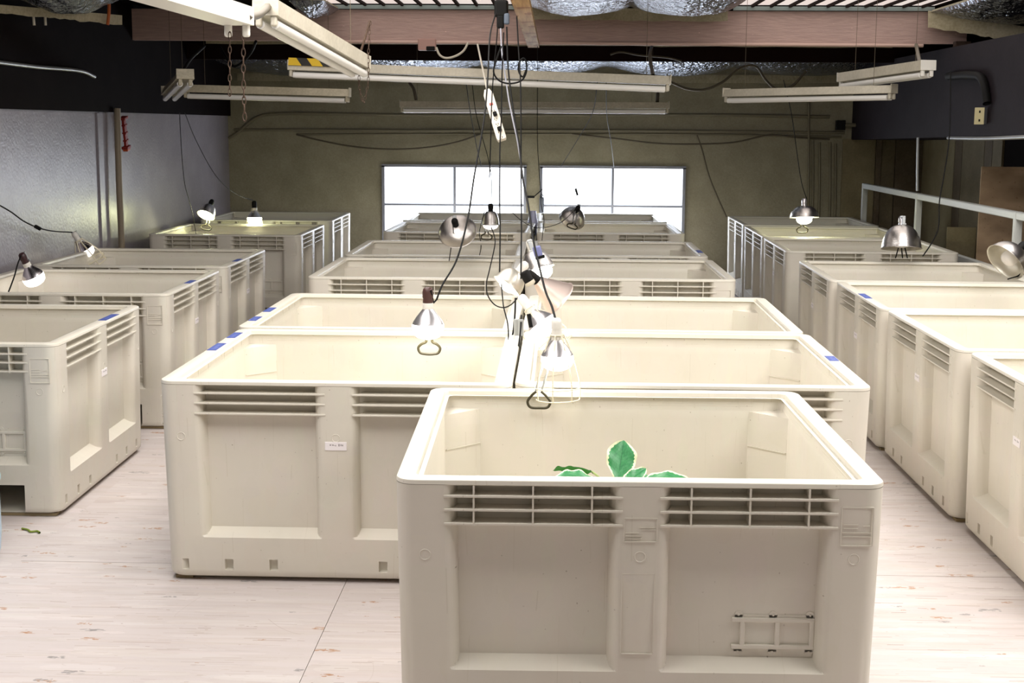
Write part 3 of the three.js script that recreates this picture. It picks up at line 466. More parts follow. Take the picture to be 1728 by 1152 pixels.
const dome = (r, h, cone) => { const a = [], b = []; for (let i = 0; i <= 12; i++) { const t = i / 12, x = cone ? 0.024 + (r - 0.024) * t : 0.024 + (r - 0.024) * Math.sin(t * Math.PI / 2 * 0.94) / Math.sin(Math.PI / 2 * 0.94), y = cone ? -0.05 - h * t : -0.05 - h * (1 - Math.cos(t * Math.PI / 2 * 0.94)) / (1 - Math.cos(Math.PI / 2 * 0.94)); a.push([x, y]); b.push([x - 0.0012, y - 0.0015]); } return { out: lathe([...a, [r + 0.004, -0.05 - h - 0.001], [r + 0.004, -0.05 - h - 0.004]], 48), inn: lathe([[r + 0.004, -0.05 - h - 0.004], ...b.reverse()], 48) }; };
const cageGeo = (r, h, w = 0.0018) => { const l = []; for (let i = 0; i < 7; i++) { const a = (i / 7) * 6.283, c = Math.cos(a), s = Math.sin(a); l.push(tube([[0.026 * c, -0.055, 0.026 * s], [r * 0.52 * c, -0.1, r * 0.52 * s], [r * 0.9 * c, -0.055 - h * 0.6, r * 0.9 * s], [r * c, -0.055 - h * 0.85, r * s], [r * 0.97 * c, -0.055 - h, r * 0.97 * s]], w, 14, 5)); } for (const [q, y] of [[0.026, -0.056], [r * 0.97, -0.055 - h], [r * 1.0, -0.055 - h * 0.82]]) l.push(new THREE.TorusGeometry(q, w, 5, 30).rotateX(Math.PI / 2).translate(0, y, 0)); return l; };
function lamp(label, pos, o = {}) {
  const t = thing('clamp_lamp', label, 'lamp', pos, 0, o.group);
  const dir = V(o.dir || [0, -1, 0]).normalize(); t.quaternion.setFromUnitVectors(new THREE.Vector3(0, -1, 0), dir); if (o.spin) t.rotateY(o.spin); if (o.scale) t.scale.setScalar(o.scale);
  part('socket', socketGeo, o.socket || blackRubber, t);
  part('collar', collarGeo, o.collar || porcelain, t);
  const lit = o.lit || null, fm = lit ? lit : frosted;
  part('bulb_neck', bulbNeck, o.neck || chrome, t); part('bulb_face', bulbFace, fm, t);
  if (o.bulb) for (const c of t.children) if (/^bulb/.test(c.name)) { c.scale.set(o.bulb, o.bulb, o.bulb); c.position.y = -0.05 * (1 - o.bulb); }
  if (lit) { const l = new THREE.PointLight(new THREE.Color().setRGB(...(o.color || [1, 0.97, 0.9])), (o.power || 1) * BULB); l.name = 'bulb_light'; l.position.set(0, -0.05 - 0.118 * (o.bulb || 1), 0); l.castShadow = true; l.shadow.radius = 1.0; t.add(l); }
  if (o.dome) { const d = dome(o.dome, o.domeH || o.dome * 0.86, o.cone); const m = o.domeMat || spunAlu; part('reflector', d.out, m, t); part('reflector_lining', d.inn, aluInside, t); }
  if (o.cage) { for (const g of cageGeo(o.cage, o.cageH || 0.24, o.cageW)) part('cage_wire', g, wireMat, t); }
  if (o.clamp !== false) {
    const cz = o.clampZ ?? -0.035, cy = o.clampY ?? -0.03;
    const sc = part('spring_clamp', merge([rbox(0.02, 0.05, 0.012, 0.003, 0, cy, cz), rbox(0.026, 0.012, 0.03, 0.003, 0, cy + 0.03, cz * 0.6), new THREE.CylinderGeometry(0.007, 0.007, 0.028, 10).rotateZ(Math.PI / 2).translate(0, cy - 0.02, cz)]), galv, t);
    if (o.handle) { const hg = (o.handle === 'delta' ? delta : omega)(0.088, 0.066, 0.0052); const h = part('clamp_handle', hg, vinyl, sc); h.position.set(...(o.handlePos || [0, -0.2, cz])); if (o.handleTurn) h.rotation.set(...o.handleTurn);
      part('clamp_leg', merge([-0.012, 0.012].map((x) => rod([x, cy, cz], [x + (o.handlePos ? o.handlePos[0] : 0), (o.handlePos ? o.handlePos[1] : -0.2), o.handlePos ? o.handlePos[2] : cz], 0.0042))), galv, sc); }
  }
  t.updateMatrixWorld(true);
  for (const q of o.legs || []) { const g = tube(q, 0.0042, 20); g.applyMatrix4(t.matrixWorld.clone().invert()); part('clamp_leg', g, blackRubber, t); }
  let cordMesh; if (o.cord) { const g = tube(o.cord, o.cordR || 0.0038, o.cord.length * 8); g.applyMatrix4(t.matrixWorld.clone().invert()); cordMesh = part('power_cord', g, o.cordMat || blackRubber, t); }
  if (o.cordSwitch) { const g = rbox(0.045, 0.022, 0.022, 0.006).rotateZ(-0.5).translate(...o.cordSwitch); g.applyMatrix4(t.matrixWorld.clone().invert()); part('cord_switch', g, blackRubber, cordMesh); }
  return t;
}
const WARM = [1, 0.93, 0.78], GREEN = [0.96, 1, 0.55];
lamp('lit silver-necked bulb lamp with dark socket and omega-shaped clamp handle, hanging alone', [-0.503,0.937,-5.35], { socket: std({ color: '#4a2d28', roughness: 0.45 }), lit: bulbOn, power: 0.55, handle: 'omega', handlePos: [0, -0.2, -0.05], cord: [[-0.331,2.167,-7.4],[-0.342,2.033,-7.044],[-0.335,1.814,-6.689],[-0.335,1.614,-6.367],[-0.363,1.354,-6.056],[-0.374,1.188,-5.793],[-0.407,1.031,-5.58],[-0.454,0.943,-5.41],[-0.479,0.88,-5.37],[-0.489,0.937,-5.33]], cordR: 0.004 });
lamp('lit bulb lamp inside a flared wire cage, lowest of the tangled lamps', [0.007,0.952,-4.42], { scale: 0.84, socket: porcelain, lit: bulbOn, power: 0.4, cage: 0.088, cageH: 0.255, cageW: 0.0026, dir: [0.03, -1, 0.03], handle: 'delta', handlePos: [-0.075, -0.275, 0.02], cord: [[-0.271,2.099,-7.4],[-0.249,1.858,-7.08],[-0.207,1.617,-6.76],[-0.173,1.493,-6.4],[-0.146,1.357,-6],[-0.111,1.252,-5.6],[-0.086,1.141,-5.32],[-0.058,1.065,-5.04],[-0.032,1.001,-4.804],[-0.01,0.976,-4.612],[0.003,0.958,-4.42]], cordMat: blackRubber, cordR: 0.0042 });
lamp('upright round aluminium reflector lamp facing away, seen from behind at the block centre', [-0.646,0.982,-8.7], { dome: 0.122, domeH: 0.075, bulb: 0.6, dir: [0.1, -0.62, -0.76], handle: false, cord: [[-0.649,0.966,-8.6],[-0.653,0.906,-8.7],[-0.672,0.821,-8.8],[-0.696,0.703,-8.9]], cordR: 0.003 });
lamp('small silver bulb lamp hanging before the left far window, clamp handles below', [-0.524,0.95,-11], { dome: 0.07, domeH: 0.105, lit: bulbDim, power: 0.15, color: [1, 0.9, 0.75], handle: 'omega', handlePos: [-0.03, -0.21, 0.03], cord: [[-0.65,1.891,-10.6],[-0.627,1.681,-10.68],[-0.594,1.536,-10.76],[-0.537,1.323,-10.84],[-0.516,1.171,-10.92],[-0.519,0.954,-11]], cordR: 0.003 });
lamp('dull aluminium reflector lamp tilted away before the right far window, glowing behind', [0.188,0.919,-11.3], { dome: 0.108, domeH: 0.1, bulb: 0.7, dir: [-0.3, -0.62, -0.55], lit: bulbGreen, power: 0.75, color: WARM, handle: 'omega', handlePos: [0.0, -0.05, 0.14], cord: [[0.167,0.915,-11.2],[0.037,0.799,-11.175],[-0.156,0.76,-11.15],[-0.278,0.819,-11.125],[-0.364,0.897,-11.1]], cordR: 0.0028 });
lamp('silver bulb lamp with dark socket at the left edge, cord leaning down left', [-3.06,0.832,-7.7], { neck: mirror, dir: [0.34, -1, -0.3], socket: std({ color: '#3a2024', roughness: 0.4 }), lit: bulbDim, power: 0.1, color: [1, 0.9, 0.9], handle: false, cord: [[-3.06,0.839,-7.7],[-3.054,0.786,-7.617],[-3.045,0.721,-7.533],[-3.072,0.59,-7.45]], cordR: 0.0045 });
lamp('wire-caged bulb lamp at left, its black cord carrying an inline switch', [-3.288,0.836,-9.2], { neck: mirror, cageW: 0.0042, scale: 0.95, dir: [0.5, -1, -0.3], socket: porcelain, cage: 0.1, cageH: 0.21, lit: bulbDim, power: 0.12, color: [1, 0.92, 0.7], handle: false, cord: [[-3.338,1.119,-8],[-3.331,1.044,-8.24],[-3.348,0.97,-8.48],[-3.352,0.911,-8.72],[-3.342,0.87,-8.96],[-3.3,0.844,-9.2]], cordR: 0.0045, cordSwitch: [-3.306,0.92,-8.6] });
lamp('small glowing reflector lamp with an omega handle over the left corner bins', [-2.939,0.931,-11.6], { dome: 0.074, domeH: 0.1, bulb: 0.68, dir: [-0.22, -0.8, 0.6], lit: bulbGreen, power: 1.5, color: GREEN, handle: 'omega', handlePos: [0.02, -0.19, -0.06], cord: [[-2.645,1.659,-9.6],[-2.759,1.36,-10.04],[-2.864,1.124,-10.48],[-2.95,0.963,-10.92],[-3.042,0.814,-11.36],[-3.139,0.629,-11.8]], cordR: 0.003 });
lamp('caged silver bulb lamp right of the small glowing reflector in the left corner', [-2.643,0.907,-11.9], { dir: [0.02, -1, 0.1], cage: 0.07, cageH: 0.16, lit: bulbGreen, power: 1.4, color: GREEN, handle: false, cord: [[-2.608,1.659,-9.6],[-2.659,1.469,-10.06],[-2.65,1.215,-10.52],[-2.649,1.067,-10.98],[-2.646,0.977,-11.44],[-2.653,0.922,-11.9]], cordR: 0.003 });
lamp('bright glowing reflector lamp hanging over the right back bins on a long cord', [2.005,1.008,-11.1], { dome: 0.115, domeH: 0.09, dir: [0.02, -1, 0.12], lit: bulbGreen, power: 2.2, color: [0.98, 1, 0.6], socket: chrome, handle: 'omega', handlePos: [-0.02, -0.2, 0.02], cord: [[1.787,1.953,-11],[1.861,1.7,-11.025],[1.925,1.373,-11.05],[1.976,1.137,-11.075],[2.024,1.013,-11.1]], cordR: 0.0034 });
lamp('large spun aluminium reflector lamp seen from above, resting over the right row', [2.253,1.009,-8.95], { legs: [[[2.233,0.939,-8.9],[2.246,0.834,-8.96],[2.242,0.739,-9.02]], [[2.26,0.939,-8.9],[2.28,0.835,-8.96],[2.319,0.74,-9.02]], [[2.246,0.916,-8.9],[2.261,0.827,-8.96],[2.288,0.74,-9.02]]], dome: 0.127, domeH: 0.15, dir: [-0.02, -1, 0.2], socket: chrome, handle: false, clampZ: 0.05 });
lamp('tilted reflector lamp at the right edge showing its pale inside', [2.488,0.979,-7.3], { dome: 0.112, domeH: 0.1, bulb: 0.7, dir: [-0.75, -0.62, 0.35], socket: blackRubber, handle: false, cord: [[2.509,0.985,-7.3],[2.488,0.892,-7.283],[2.468,0.824,-7.267],[2.396,0.797,-7.25]], cordR: 0.004 });
// the tangled cluster over the middle bins
lamp('upper white-capped lamp of the tangle, pointing down right, brightly lit', [-0.124,1.026,-6.6], { socket: porcelain, lit: bulbOn, power: 0.25, dome: 0.075, domeH: 0.09, dir: [0.3, -0.85, 0.2], handle: false, clampZ: 0.03 });
lamp('bright white reflector lamp on the left of the tangle, aimed down left', [-0.137,0.957,-6.2], { socket: porcelain, lit: bulbOn, power: 0.3, dome: 0.07, domeH: 0.08, domeMat: aluInside, bulb: 0.7, dir: [-0.62, -0.75, 0.3], handle: false });
lamp('coppery conical reflector lamp in the tangle, aimed right and away', [-0.114,0.935,-6], { socket: blackRubber, dome: 0.085, domeH: 0.13, domeMat: copperAlu, cone: true, bulb: 0.7, dir: [0.72, -0.62, -0.25], handle: false });
lamp('caged lamp in the middle of the tangle, partly behind the lowest caged lamp', [-0.14,0.866,-5.7], { socket: porcelain, lit: bulbDim, power: 0.2, cage: 0.075, cageH: 0.2, dir: [0.62, -0.78, 0.2], handle: false });
lamp('grey-socketed clear lamp in the tangle right of the vertical cord', [-0.058,0.756,-5.9], { socket: std({ color: '#a89a94', roughness: 0.35, metalness: 0.4 }), dome: 0.075, domeH: 0.1, domeMat: chrome, dir: [0.35, -0.9, 0.1], handle: false });
// clamps and plugs left hanging in the tangle
{
  const t = thing('spring_clamp', 'grey metal spring clamp gripping the seam between the two middle bins', 'clamp', [-0.145,0.742,-5.55]);
  part('jaw', merge([rbox(0.022, 0.07, 0.012, 0.004, -0.01, 0.02, 0), rbox(0.022, 0.07, 0.012, 0.004, 0.008, 0.02, 0.012)]), galv, t); part('wire_loop', tube([[-0.018, -0.01, 0], [-0.026, -0.06, 0.005], [-0.014, -0.1, 0.01], [0.03, -0.095, 0.012], [0.034, -0.06, 0.01], [0.012, 0.0, 0]], 0.003, 40), wireMat, t);
  for (const [l, p] of [['dark plug end hanging just left of the lower cage', [[-0.105,0.824,-5.5],[-0.1,0.794,-5.5],[-0.095,0.77,-5.5]]], ['dark plug end beside the lower cage wires', [[-0.1,0.696,-5.4],[-0.095,0.669,-5.4],[-0.09,0.65,-5.4]]]]) solo('loose_plug', merge([tube(p, 0.0085, 12, 8)]), blackRubber, l, 'plug');
}
// ---------------------------------------------------------------- cords, plugs and the power strip
const cordOf = (label, pts, r = 0.0035, m = blackRubber) => solo('hanging_cable', tube(pts, r, pts.length * 8), m, label, 'cable', 'cords hanging in the middle');
cordOf('black cord falling to the white lamp on the left of the tangle', [[-0.287,2.071,-7.4],[-0.29,1.835,-7.286],[-0.288,1.619,-7.171],[-0.289,1.498,-7.057],[-0.284,1.323,-6.9],[-0.275,1.186,-6.7],[-0.264,1.096,-6.5],[-0.257,0.904,-6.3]]);
cordOf('black cord falling straight past the right end of the power strip', [[-0.218,2.155,-7.4],[-0.202,1.984,-7.2],[-0.186,1.826,-7],[-0.176,1.618,-6.8],[-0.168,1.364,-6.567],[-0.158,1.126,-6.333],[-0.153,0.902,-6.1]]);
cordOf('pale grey twisted cord hanging just right of the power strip', [[-0.301,2.09,-7.35],[-0.293,1.96,-7.343],[-0.274,1.837,-7.336],[-0.254,1.713,-7.329],[-0.231,1.605,-7.321],[-0.211,1.521,-7.314],[-0.191,1.409,-7.307],[-0.174,1.302,-7.3]], 0.0042, cordGrey);
cordOf('black cord dropping at the right from the foil edge past the window post', [[-0.152,2.183,-10.6],[-0.15,1.819,-10.65],[-0.147,1.457,-10.7],[-0.132,1.227,-10.75],[-0.116,1.039,-10.8],[-0.116,0.966,-10.85],[-0.092,0.846,-10.9],[-0.105,0.699,-10.95],[-0.11,0.609,-11]], 0.0028);
cordOf('thin black cord slanting left of the power strip', [[-0.603,1.85,-9.2],[-0.616,1.693,-9.775],[-0.62,1.524,-10.35],[-0.626,1.381,-10.925],[-0.629,1.248,-11.5]], 0.003);
cordOf('thin black cord slanting down right of the window post toward the right window', [[0.254,1.86,-8.75],[0.255,1.679,-9.833],[0.169,1.48,-10.917],[0.044,1.238,-12]], 0.003);
cordOf('thin black cord dropping to the mullion of the right window', [[0.31,1.853,-8.75],[0.376,1.663,-10.367],[0.475,1.446,-11.983],[0.572,1.185,-13.6]], 0.003);
cordOf('large loose loop of black cord below the plug cluster', [[-0.291,1.989,-7.2],[-0.315,1.923,-7.2],[-0.33,1.856,-7.2],[-0.302,1.814,-7.2],[-0.247,1.799,-7.2],[-0.185,1.815,-7.2],[-0.161,1.857,-7.2],[-0.161,1.905,-7.2],[-0.174,1.929,-7.2],[-0.198,1.905,-7.2],[-0.198,1.857,-7.2],[-0.179,1.833,-7.2],[-0.161,1.869,-7.2]], 0.005);
cordOf('second loop of black cord from the plug cluster behind the strip cord', [[-0.314,2.11,-7.3],[-0.32,2.019,-7.3],[-0.332,1.897,-7.3],[-0.344,1.712,-7.3],[-0.349,1.495,-7.3],[-0.355,1.307,-7.3]], 0.0034);
cordOf('black cord ending by the dark slats left of the small silver lamp', [[-0.551,0.926,-10.6],[-0.573,0.832,-10.5],[-0.581,0.766,-10.4],[-0.562,0.689,-10.3],[-0.569,0.613,-10.2]], 0.003);
cordOf('sagging black cord forming a wide loop left of the tangle', [[-0.377,0.99,-8],[-0.344,0.968,-7.667],[-0.326,0.944,-7.333],[-0.338,0.847,-7],[-0.337,0.808,-6.667],[-0.316,0.778,-6.433],[-0.279,0.756,-6.3],[-0.235,0.761,-6.167],[-0.195,0.792,-6.033],[-0.158,0.844,-5.9]], 0.0032);
cordOf('cord hanging to a small plug at the left bin corner', [[-0.237,0.891,-6],[-0.228,0.846,-5.9],[-0.218,0.809,-5.8],[-0.197,0.752,-5.7],[-0.19,0.694,-5.6]], 0.0028);
cordOf('dark cord curving left down to the same small plug', [[-0.168,0.851,-5.8],[-0.168,0.791,-5.733],[-0.173,0.724,-5.667],[-0.185,0.684,-5.6]], 0.004);
cordOf('dark thick cord lying down over the joint rims of the two middle bins', [[-0.137,0.805,-5.6],[-0.137,0.757,-5.45],[-0.145,0.685,-5.3],[-0.149,0.669,-5],[-0.144,0.683,-4.7]], 0.0038);
solo('loose_plug', rbox(0.03, 0.026, 0.024, 0.006).translate(...[-0.192,0.68,-5.58]), blackRubber, 'small black plug resting at the back corner of the left middle bin', 'plug');
{
  const t = thing('plug_cluster', 'black cluster of plugs and adapters under the tan board', 'plugs', [-0.304,2.193,-7.5]);
  part('adapter', rbox(0.075, 0.09, 0.06, 0.014, 0, 0.01, 0), blackRubber, t); part('plug', rbox(0.04, 0.07, 0.04, 0.01, -0.004, -0.06, 0.01), blackRubber, t); part('plug', rbox(0.03, 0.06, 0.03, 0.01, 0.03, -0.045, 0.02), std({ color: '#5a6472', roughness: 0.5 }), t);
}
{
  const a = V([-0.384,1.772,-7.6]), b = V([-0.297,1.506,-7.5]), L = a.distanceTo(b), d = a.clone().sub(b).normalize();
  const t = thing('power_strip', 'off-white power strip hanging tilted by its cord, with a red switch', 'power strip', a.clone().add(b).multiplyScalar(0.5).toArray());
  t.quaternion.setFromUnitVectors(new THREE.Vector3(0, 1, 0), d);
  const sh = new THREE.Shape([[-0.02, -L / 2], [0.02, -L / 2], [0.024, -L / 2 + 0.01], [0.024, L / 2 - 0.03], [0.012, L / 2], [-0.012, L / 2], [-0.024, L / 2 - 0.03], [-0.024, -L / 2 + 0.01]].map((p) => new THREE.Vector2(...p)));
  part('body', new THREE.ExtrudeGeometry(sh, { depth: 0.03, bevelEnabled: true, bevelSize: 0.003, bevelThickness: 0.003, bevelSegments: 2 }).translate(0, 0, -0.015), std({ color: '#ece2d2', roughness: 0.4 }), t);
  part('switch', rbox(0.02, 0.013, 0.008, 0.002, 0, L * 0.2, 0.02), std({ color: '#c8574c', roughness: 0.35 }), t);
  for (const y of [0.02, -0.03, -0.06, -0.11, -0.14]) part('outlet', merge([rbox(0.004, 0.008, 0.002, 0.0005, -0.006, y, 0.0185), rbox(0.004, 0.008, 0.002, 0.0005, 0.006, y, 0.0185), new THREE.CylinderGeometry(0.0025, 0.0025, 0.002, 8).rotateX(Math.PI / 2).translate(0, y - 0.009, 0.0185)]), cordBrown, t);
  for (const y of [-0.005, -0.095]) part('plug', rbox(0.022, 0.024, 0.026, 0.006, 0.004, y, 0.03), blackRubber, t);
  const g = tube([[-0.495,2.078,-8.6],[-0.457,1.973,-8.267],[-0.418,1.864,-7.933],[-0.384,1.775,-7.6]], 0.0055); t.updateMatrixWorld(true); g.applyMatrix4(t.matrixWorld.clone().invert()); part('power_cord', g, cordWhite, t);
}
solo('looping_cable', tube([[-0.953,2.187,-10.9],[-0.925,2.128,-10.9],[-0.879,2.105,-10.9],[-0.804,2.119,-10.9],[-0.739,2.16,-10.9],[-0.701,2.224,-10.9]], 0.0095), cordWhite, 'off-white cord looping below the box on the purplish beam', 'cord');
solo('loose_plug', rbox(0.07, 0.035, 0.05, 0.008).translate(...[-1,2.18,-10.95]), blackRubber, 'black plug under the box on the purplish beam', 'plug');
// ---------------------------------------------------------------- pipes and cables on the walls
const zW = ZB + 0.03;
const pipe = (label, pts, r, m = wallPipe, cat = 'pipe') => solo('wall_pipe', tube(pts, r, pts.length * 8, 8), m, label, cat);
pipe('upper horizontal conduit along the back wall, bending down at its left end', [[-3.408,1.437,-14.21],[-3.32,1.486,-14.21],[-3.162,1.621,-14.21],[-3.068,1.67,-14.21],[-2.882,1.69,-14.21],[-1.465,1.686,-14.21],[0.369,1.697,-14.21],[1.584,1.705,-14.21],[2.792,1.694,-14.21]], 0.017);
pipe('middle horizontal conduit along the back wall above the windows', [[-3.35,1.523,-14.21],[-2.823,1.526,-14.21],[-1.466,1.529,-14.21],[0.372,1.541,-14.21],[1.892,1.539,-14.21],[2.95,1.534,-14.21]], 0.014);
pipe('lower horizontal conduit along the back wall, close under the middle one', [[-2.702,1.478,-14.22],[-1.467,1.492,-14.22],[0.372,1.505,-14.22],[1.591,1.507,-14.22],[2.924,1.491,-14.22]], 0.01);
pipe('sagging cable on the back wall left of the windows', [[-2.7,1.478,-14.21],[-2.423,1.413,-14.21],[-2.084,1.355,-14.21],[-1.714,1.333,-14.21],[-1.344,1.354,-14.21],[-1.036,1.41,-14.21],[-0.778,1.497,-14.21]], 0.008, cordBrown, 'cable');
pipe('sagging cable on the back wall right of the windows', [[0.158,1.503,-14.21],[0.617,1.458,-14.21],[1.045,1.412,-14.21],[1.471,1.409,-14.21],[1.834,1.43,-14.21],[2.196,1.505,-14.21],[2.469,1.482,-14.21],[2.802,1.467,-14.21]], 0.008, cordBrown, 'cable');
pipe('thin cable running down the back wall right of the windows', [[1.444,1.5,-14.21],[1.496,1.367,-14.21],[1.577,1.095,-14.21],[1.682,0.852,-14.21],[1.773,0.663,-14.21]], 0.007, cordBrown, 'cable');
pipe('tall vertical conduit on the back wall, first of five right of the hanging reflector', [[2.573,1.842,-14.2],[2.597,1.248,-14.2],[2.615,0.646,-14.2]], 0.012);
pipe('second vertical conduit from the left behind the hanging reflector', [[2.631,1.46,-14.2],[2.648,1.055,-14.2],[2.658,0.647,-14.2]], 0.012);
pipe('third of the five vertical conduits at the right of the back wall', [[2.698,1.436,-14.2],[2.715,1.043,-14.2],[2.725,0.647,-14.2]], 0.012);
pipe('fourth of the five vertical conduits at the right of the back wall', [[2.807,1.437,-14.2],[2.824,1.044,-14.2],[2.835,0.648,-14.2]], 0.012);
pipe('fifth vertical conduit, nearest the boarded corner', [[2.862,1.425,-14.2],[2.879,1.038,-14.2],[2.89,0.649,-14.2]], 0.012);
{ const t = thing('junction_box', 'dark conduit box with a short pale pipe stub high in the right back corner', 'junction box', [2.882,1.611,-14.1]);
  part('box', rbox(0.09, 0.1, 0.08, 0.006), blackRubber, t); part('pipe_stub', merge([new THREE.CylinderGeometry(0.02, 0.02, 0.12, 12).rotateZ(Math.PI / 2).translate(0.1, 0, 0.02), new THREE.CylinderGeometry(0.04, 0.04, 0.02, 14).rotateZ(Math.PI / 2).translate(0.165, 0, 0.02)]), wallPipe, t); }
pipe('brown painted vertical pipe standing on the left wall', [[-3.36,1.694,-10.455], [-3.36,1.168,-10.434], [-3.36,0.528,-10.428], [-3.36, 0.02, -10.3]], 0.026, paintedPipe);
pipe('thin shiny conduit along the dark boards at the top left', [[-3.36,1.939,-8.143], [-3.36,1.937,-8.832], [-3.36,1.941,-9.721], [-3.36,1.913,-9.968]], 0.013, galv);
pipe('thin pale rod hanging from the soffit to the railing post', [[2.941,1.509,-11.3],[2.949,1.28,-11.3],[2.959,1.077,-11.3]], 0.011, galv, 'rod');
pipe('thin grey pipe under the dark soffit at the right', [[3.02,1.51,-10.714], [3.02,1.514,-9.83], [3.02,1.534,-8.86]], 0.014, galv);
pipe('black cord hanging from the soffit down over the railing at right', [[2.528,1.948,-9],[2.525,1.646,-8.943],[2.51,1.496,-8.886],[2.473,1.272,-8.829],[2.439,1.124,-8.771],[2.425,0.959,-8.714],[2.373,0.869,-8.657],[2.307,0.791,-8.6]], 0.004, blackRubber, 'cord');
pipe('brown cable drooping along the foil above the right strip lights', [[1.048,1.987,-12.8],[1.203,1.929,-12.811],[1.368,1.925,-12.822],[1.53,1.996,-12.833],[1.691,2.126,-12.844],[1.828,2.138,-12.856],[1.926,2.015,-12.867],[2.029,1.935,-12.878],[2.167,1.958,-12.889],[2.299,2.099,-12.9]], 0.012, cordBrown, 'cable');
pipe('greenish flex dropping from the torn strip onto the long strip light', [[0.859,2.331,-12.4],[0.754,2.196,-11.267],[0.675,2.067,-10.133],[0.621,1.908,-9]], 0.013, cordBrown, 'cable');
pipe('brown flex stubs above the dusty strip light at its left end', [[-1.325,1.956,-12.4],[-1.283,1.903,-12.35],[-1.257,1.808,-12.3]], 0.014, cordBrown, 'cable');
pipe('brown flex stub above the dusty strip light at its right end', [[0.901,1.875,-12.4],[0.891,1.8,-12.3]], 0.016, cordBrown, 'cable');
pipe('brown hanger above the strip light with the bright end plate', [[2.709,2.205,-10.6],[2.572,2.103,-10],[2.432,2.017,-9.4]], 0.014, cordBrown, 'cable');
pipe('dark flex loop above the dim strip light at left', [[-2.637,2.173,-10.8],[-2.555,2.077,-10.68],[-2.477,2.018,-10.56],[-2.389,2.04,-10.44],[-2.289,2.114,-10.32],[-2.225,2.185,-10.2]], 0.011, blackRubber, 'cable');
pipe('dark flex above the end-on strip light', [[-2.558,2.138,-10],[-2.581,2.031,-9.7],[-2.561,1.929,-9.4]], 0.01, blackRubber, 'cable');
pipe('pale wire lying along the torn insulation strip', [[0.477,2.222,-12.54],[0.557,2.244,-12.54],[0.744,2.218,-12.54],[1.011,2.194,-12.54],[1.118,2.168,-12.54]], 0.009, cordBrown, 'wire');
// red plastic insulator on the left wall
{ const t = thing('wire_insulator', 'red plastic insulator bar leaning beside the brown wall pipe', 'insulator', [-3.37,1.509,-10.653]); t.rotation.set(0.1, Math.PI / 2, 0.1);
  const m = std({ color: '#86190f', roughness: 0.45 }); part('bar', merge([rbox(0.05, 0.24, 0.02, 0.004), rbox(0.09, 0.02, 0.05, 0.005, 0, 0.115, 0), rbox(0.09, 0.022, 0.05, 0.005, 0, -0.115, 0), ...[-0.06, 0, 0.06].map((y) => rbox(0.062, 0.012, 0.03, 0.003, 0, y, 0.002))]), m, t); part('tip', rbox(0.07, 0.025, 0.04, 0.006, 0, -0.13, 0), std({ color: '#c4501c', roughness: 0.45 }), t); }
solo('hanging_strip', tube([[-2.983,2.414,-9.2],[-2.987,2.314,-9.2],[-2.999,2.229,-9.2]], 0.011), std({ color: '#b4581c', roughness: 0.6 }), 'orange strip hanging at the top left in front of the foil edge', 'strip');
for (const [x, y0, y1, l] of [[57, 24, 43, 'left pale peg under the top left foil'], [76, 32, 43, 'right pale peg under the top left foil']]) solo('peg', rod(...(x === 57 ? [[-3.311,2.294,-8.7], [-3.305,2.189,-8.7]] : [[-3.307,2.296,-8.9], [-3.307,2.203,-8.9]]), 0.009), cordWhite, l, 'peg');
// outlet box on the soffit face
{ const t = thing('outlet_box', 'cream electrical outlet box on the dark soffit at the upper right', 'outlet', [2.99,1.671,-9.83]); t.rotation.y = -Math.PI / 2 + 0.75;
  part('cover_plate', rbox(0.075, 0.118, 0.008, 0.003, 0, 0, 0.02), std({ color: '#c9bf95', roughness: 0.4 }), t); part('box', rbox(0.07, 0.11, 0.05, 0.004, 0, 0, -0.01), galv, t); for (const y of [0.03, -0.03]) part('socket_slot', rbox(0.012, 0.016, 0.003, 0.001, 0.004, y, 0.025), blackRubber, t);
  solo('wall_pipe', tube([[3,1.756,-9.745], [3,1.859,-9.805], [3,1.936,-9.901], [3,1.965,-10.13], [3,1.978,-10.736]], 0.03, 40, 8), blackRubber, 'thick black pipe bending down to the cream outlet box', 'pipe'); }
// white railing beside the right row of bins
{ const t = thing('railing', 'white painted square tube railing behind the right row of bins', 'railing', [2.99, 0, -11.3]);
  const zs = [-13.35, -11.36, -8.92, -6.5, -4.1].map((z) => z + 11.3), h = 1.055;
  for (const z of zs) part('post', rbox(0.05, h, 0.05, 0.006, 0, h / 2, z), railMat, t);
  for (let i = 0; i + 1 < zs.length; i++) { const L = zs[i + 1] - zs[i] - 0.05, c = (zs[i] + zs[i + 1]) / 2; part('top_rail', rbox(0.045, 0.05, L, 0.006, 0, h - 0.026, c), railMat, t); part('mid_rail', rbox(0.045, 0.05, L, 0.006, 0, 0.635, c), railMat, t); } }
// boards leaning on the right wall
{ const wb = std({ map: texture(256, 512, (u, v) => { const a = fbm(u * 9, v * 16, 9, 16, 141, 5), b = vnoise(u * 60, v * 60, 60, 60, 145) > 0.93 ? 24 : 0; return [186 + (a - 0.5) * 60 - b, 158 + (a - 0.5) * 54 - b, 126 + (a - 0.5) * 46 - b].map(clampc); }), roughness: 0.65 });
  const p = [3.343,1.289,-10.9], o = solo('plywood_board', boxUV(rbox(0.37, p[1], 0.018, 0.002, 0.185, p[1] / 2, 0), 0.7), wb, 'tall brown plywood board standing behind the railing at the right edge', 'board'); o.position.set(p[0], 0, -10.9); o.rotation.set(0, -0.04, 0);
  const q = [3.301,0.763,-11.6], s = solo('plywood_board', boxUV(rbox(0.24, q[1], 0.018, 0.002, 0.12, q[1] / 2, 0), 0.9), panelMat[0], 'small dim board standing behind the railing, left of the tall plywood board', 'board'); s.position.set(q[0], 0, -11.6); s.rotation.y = -0.05; }
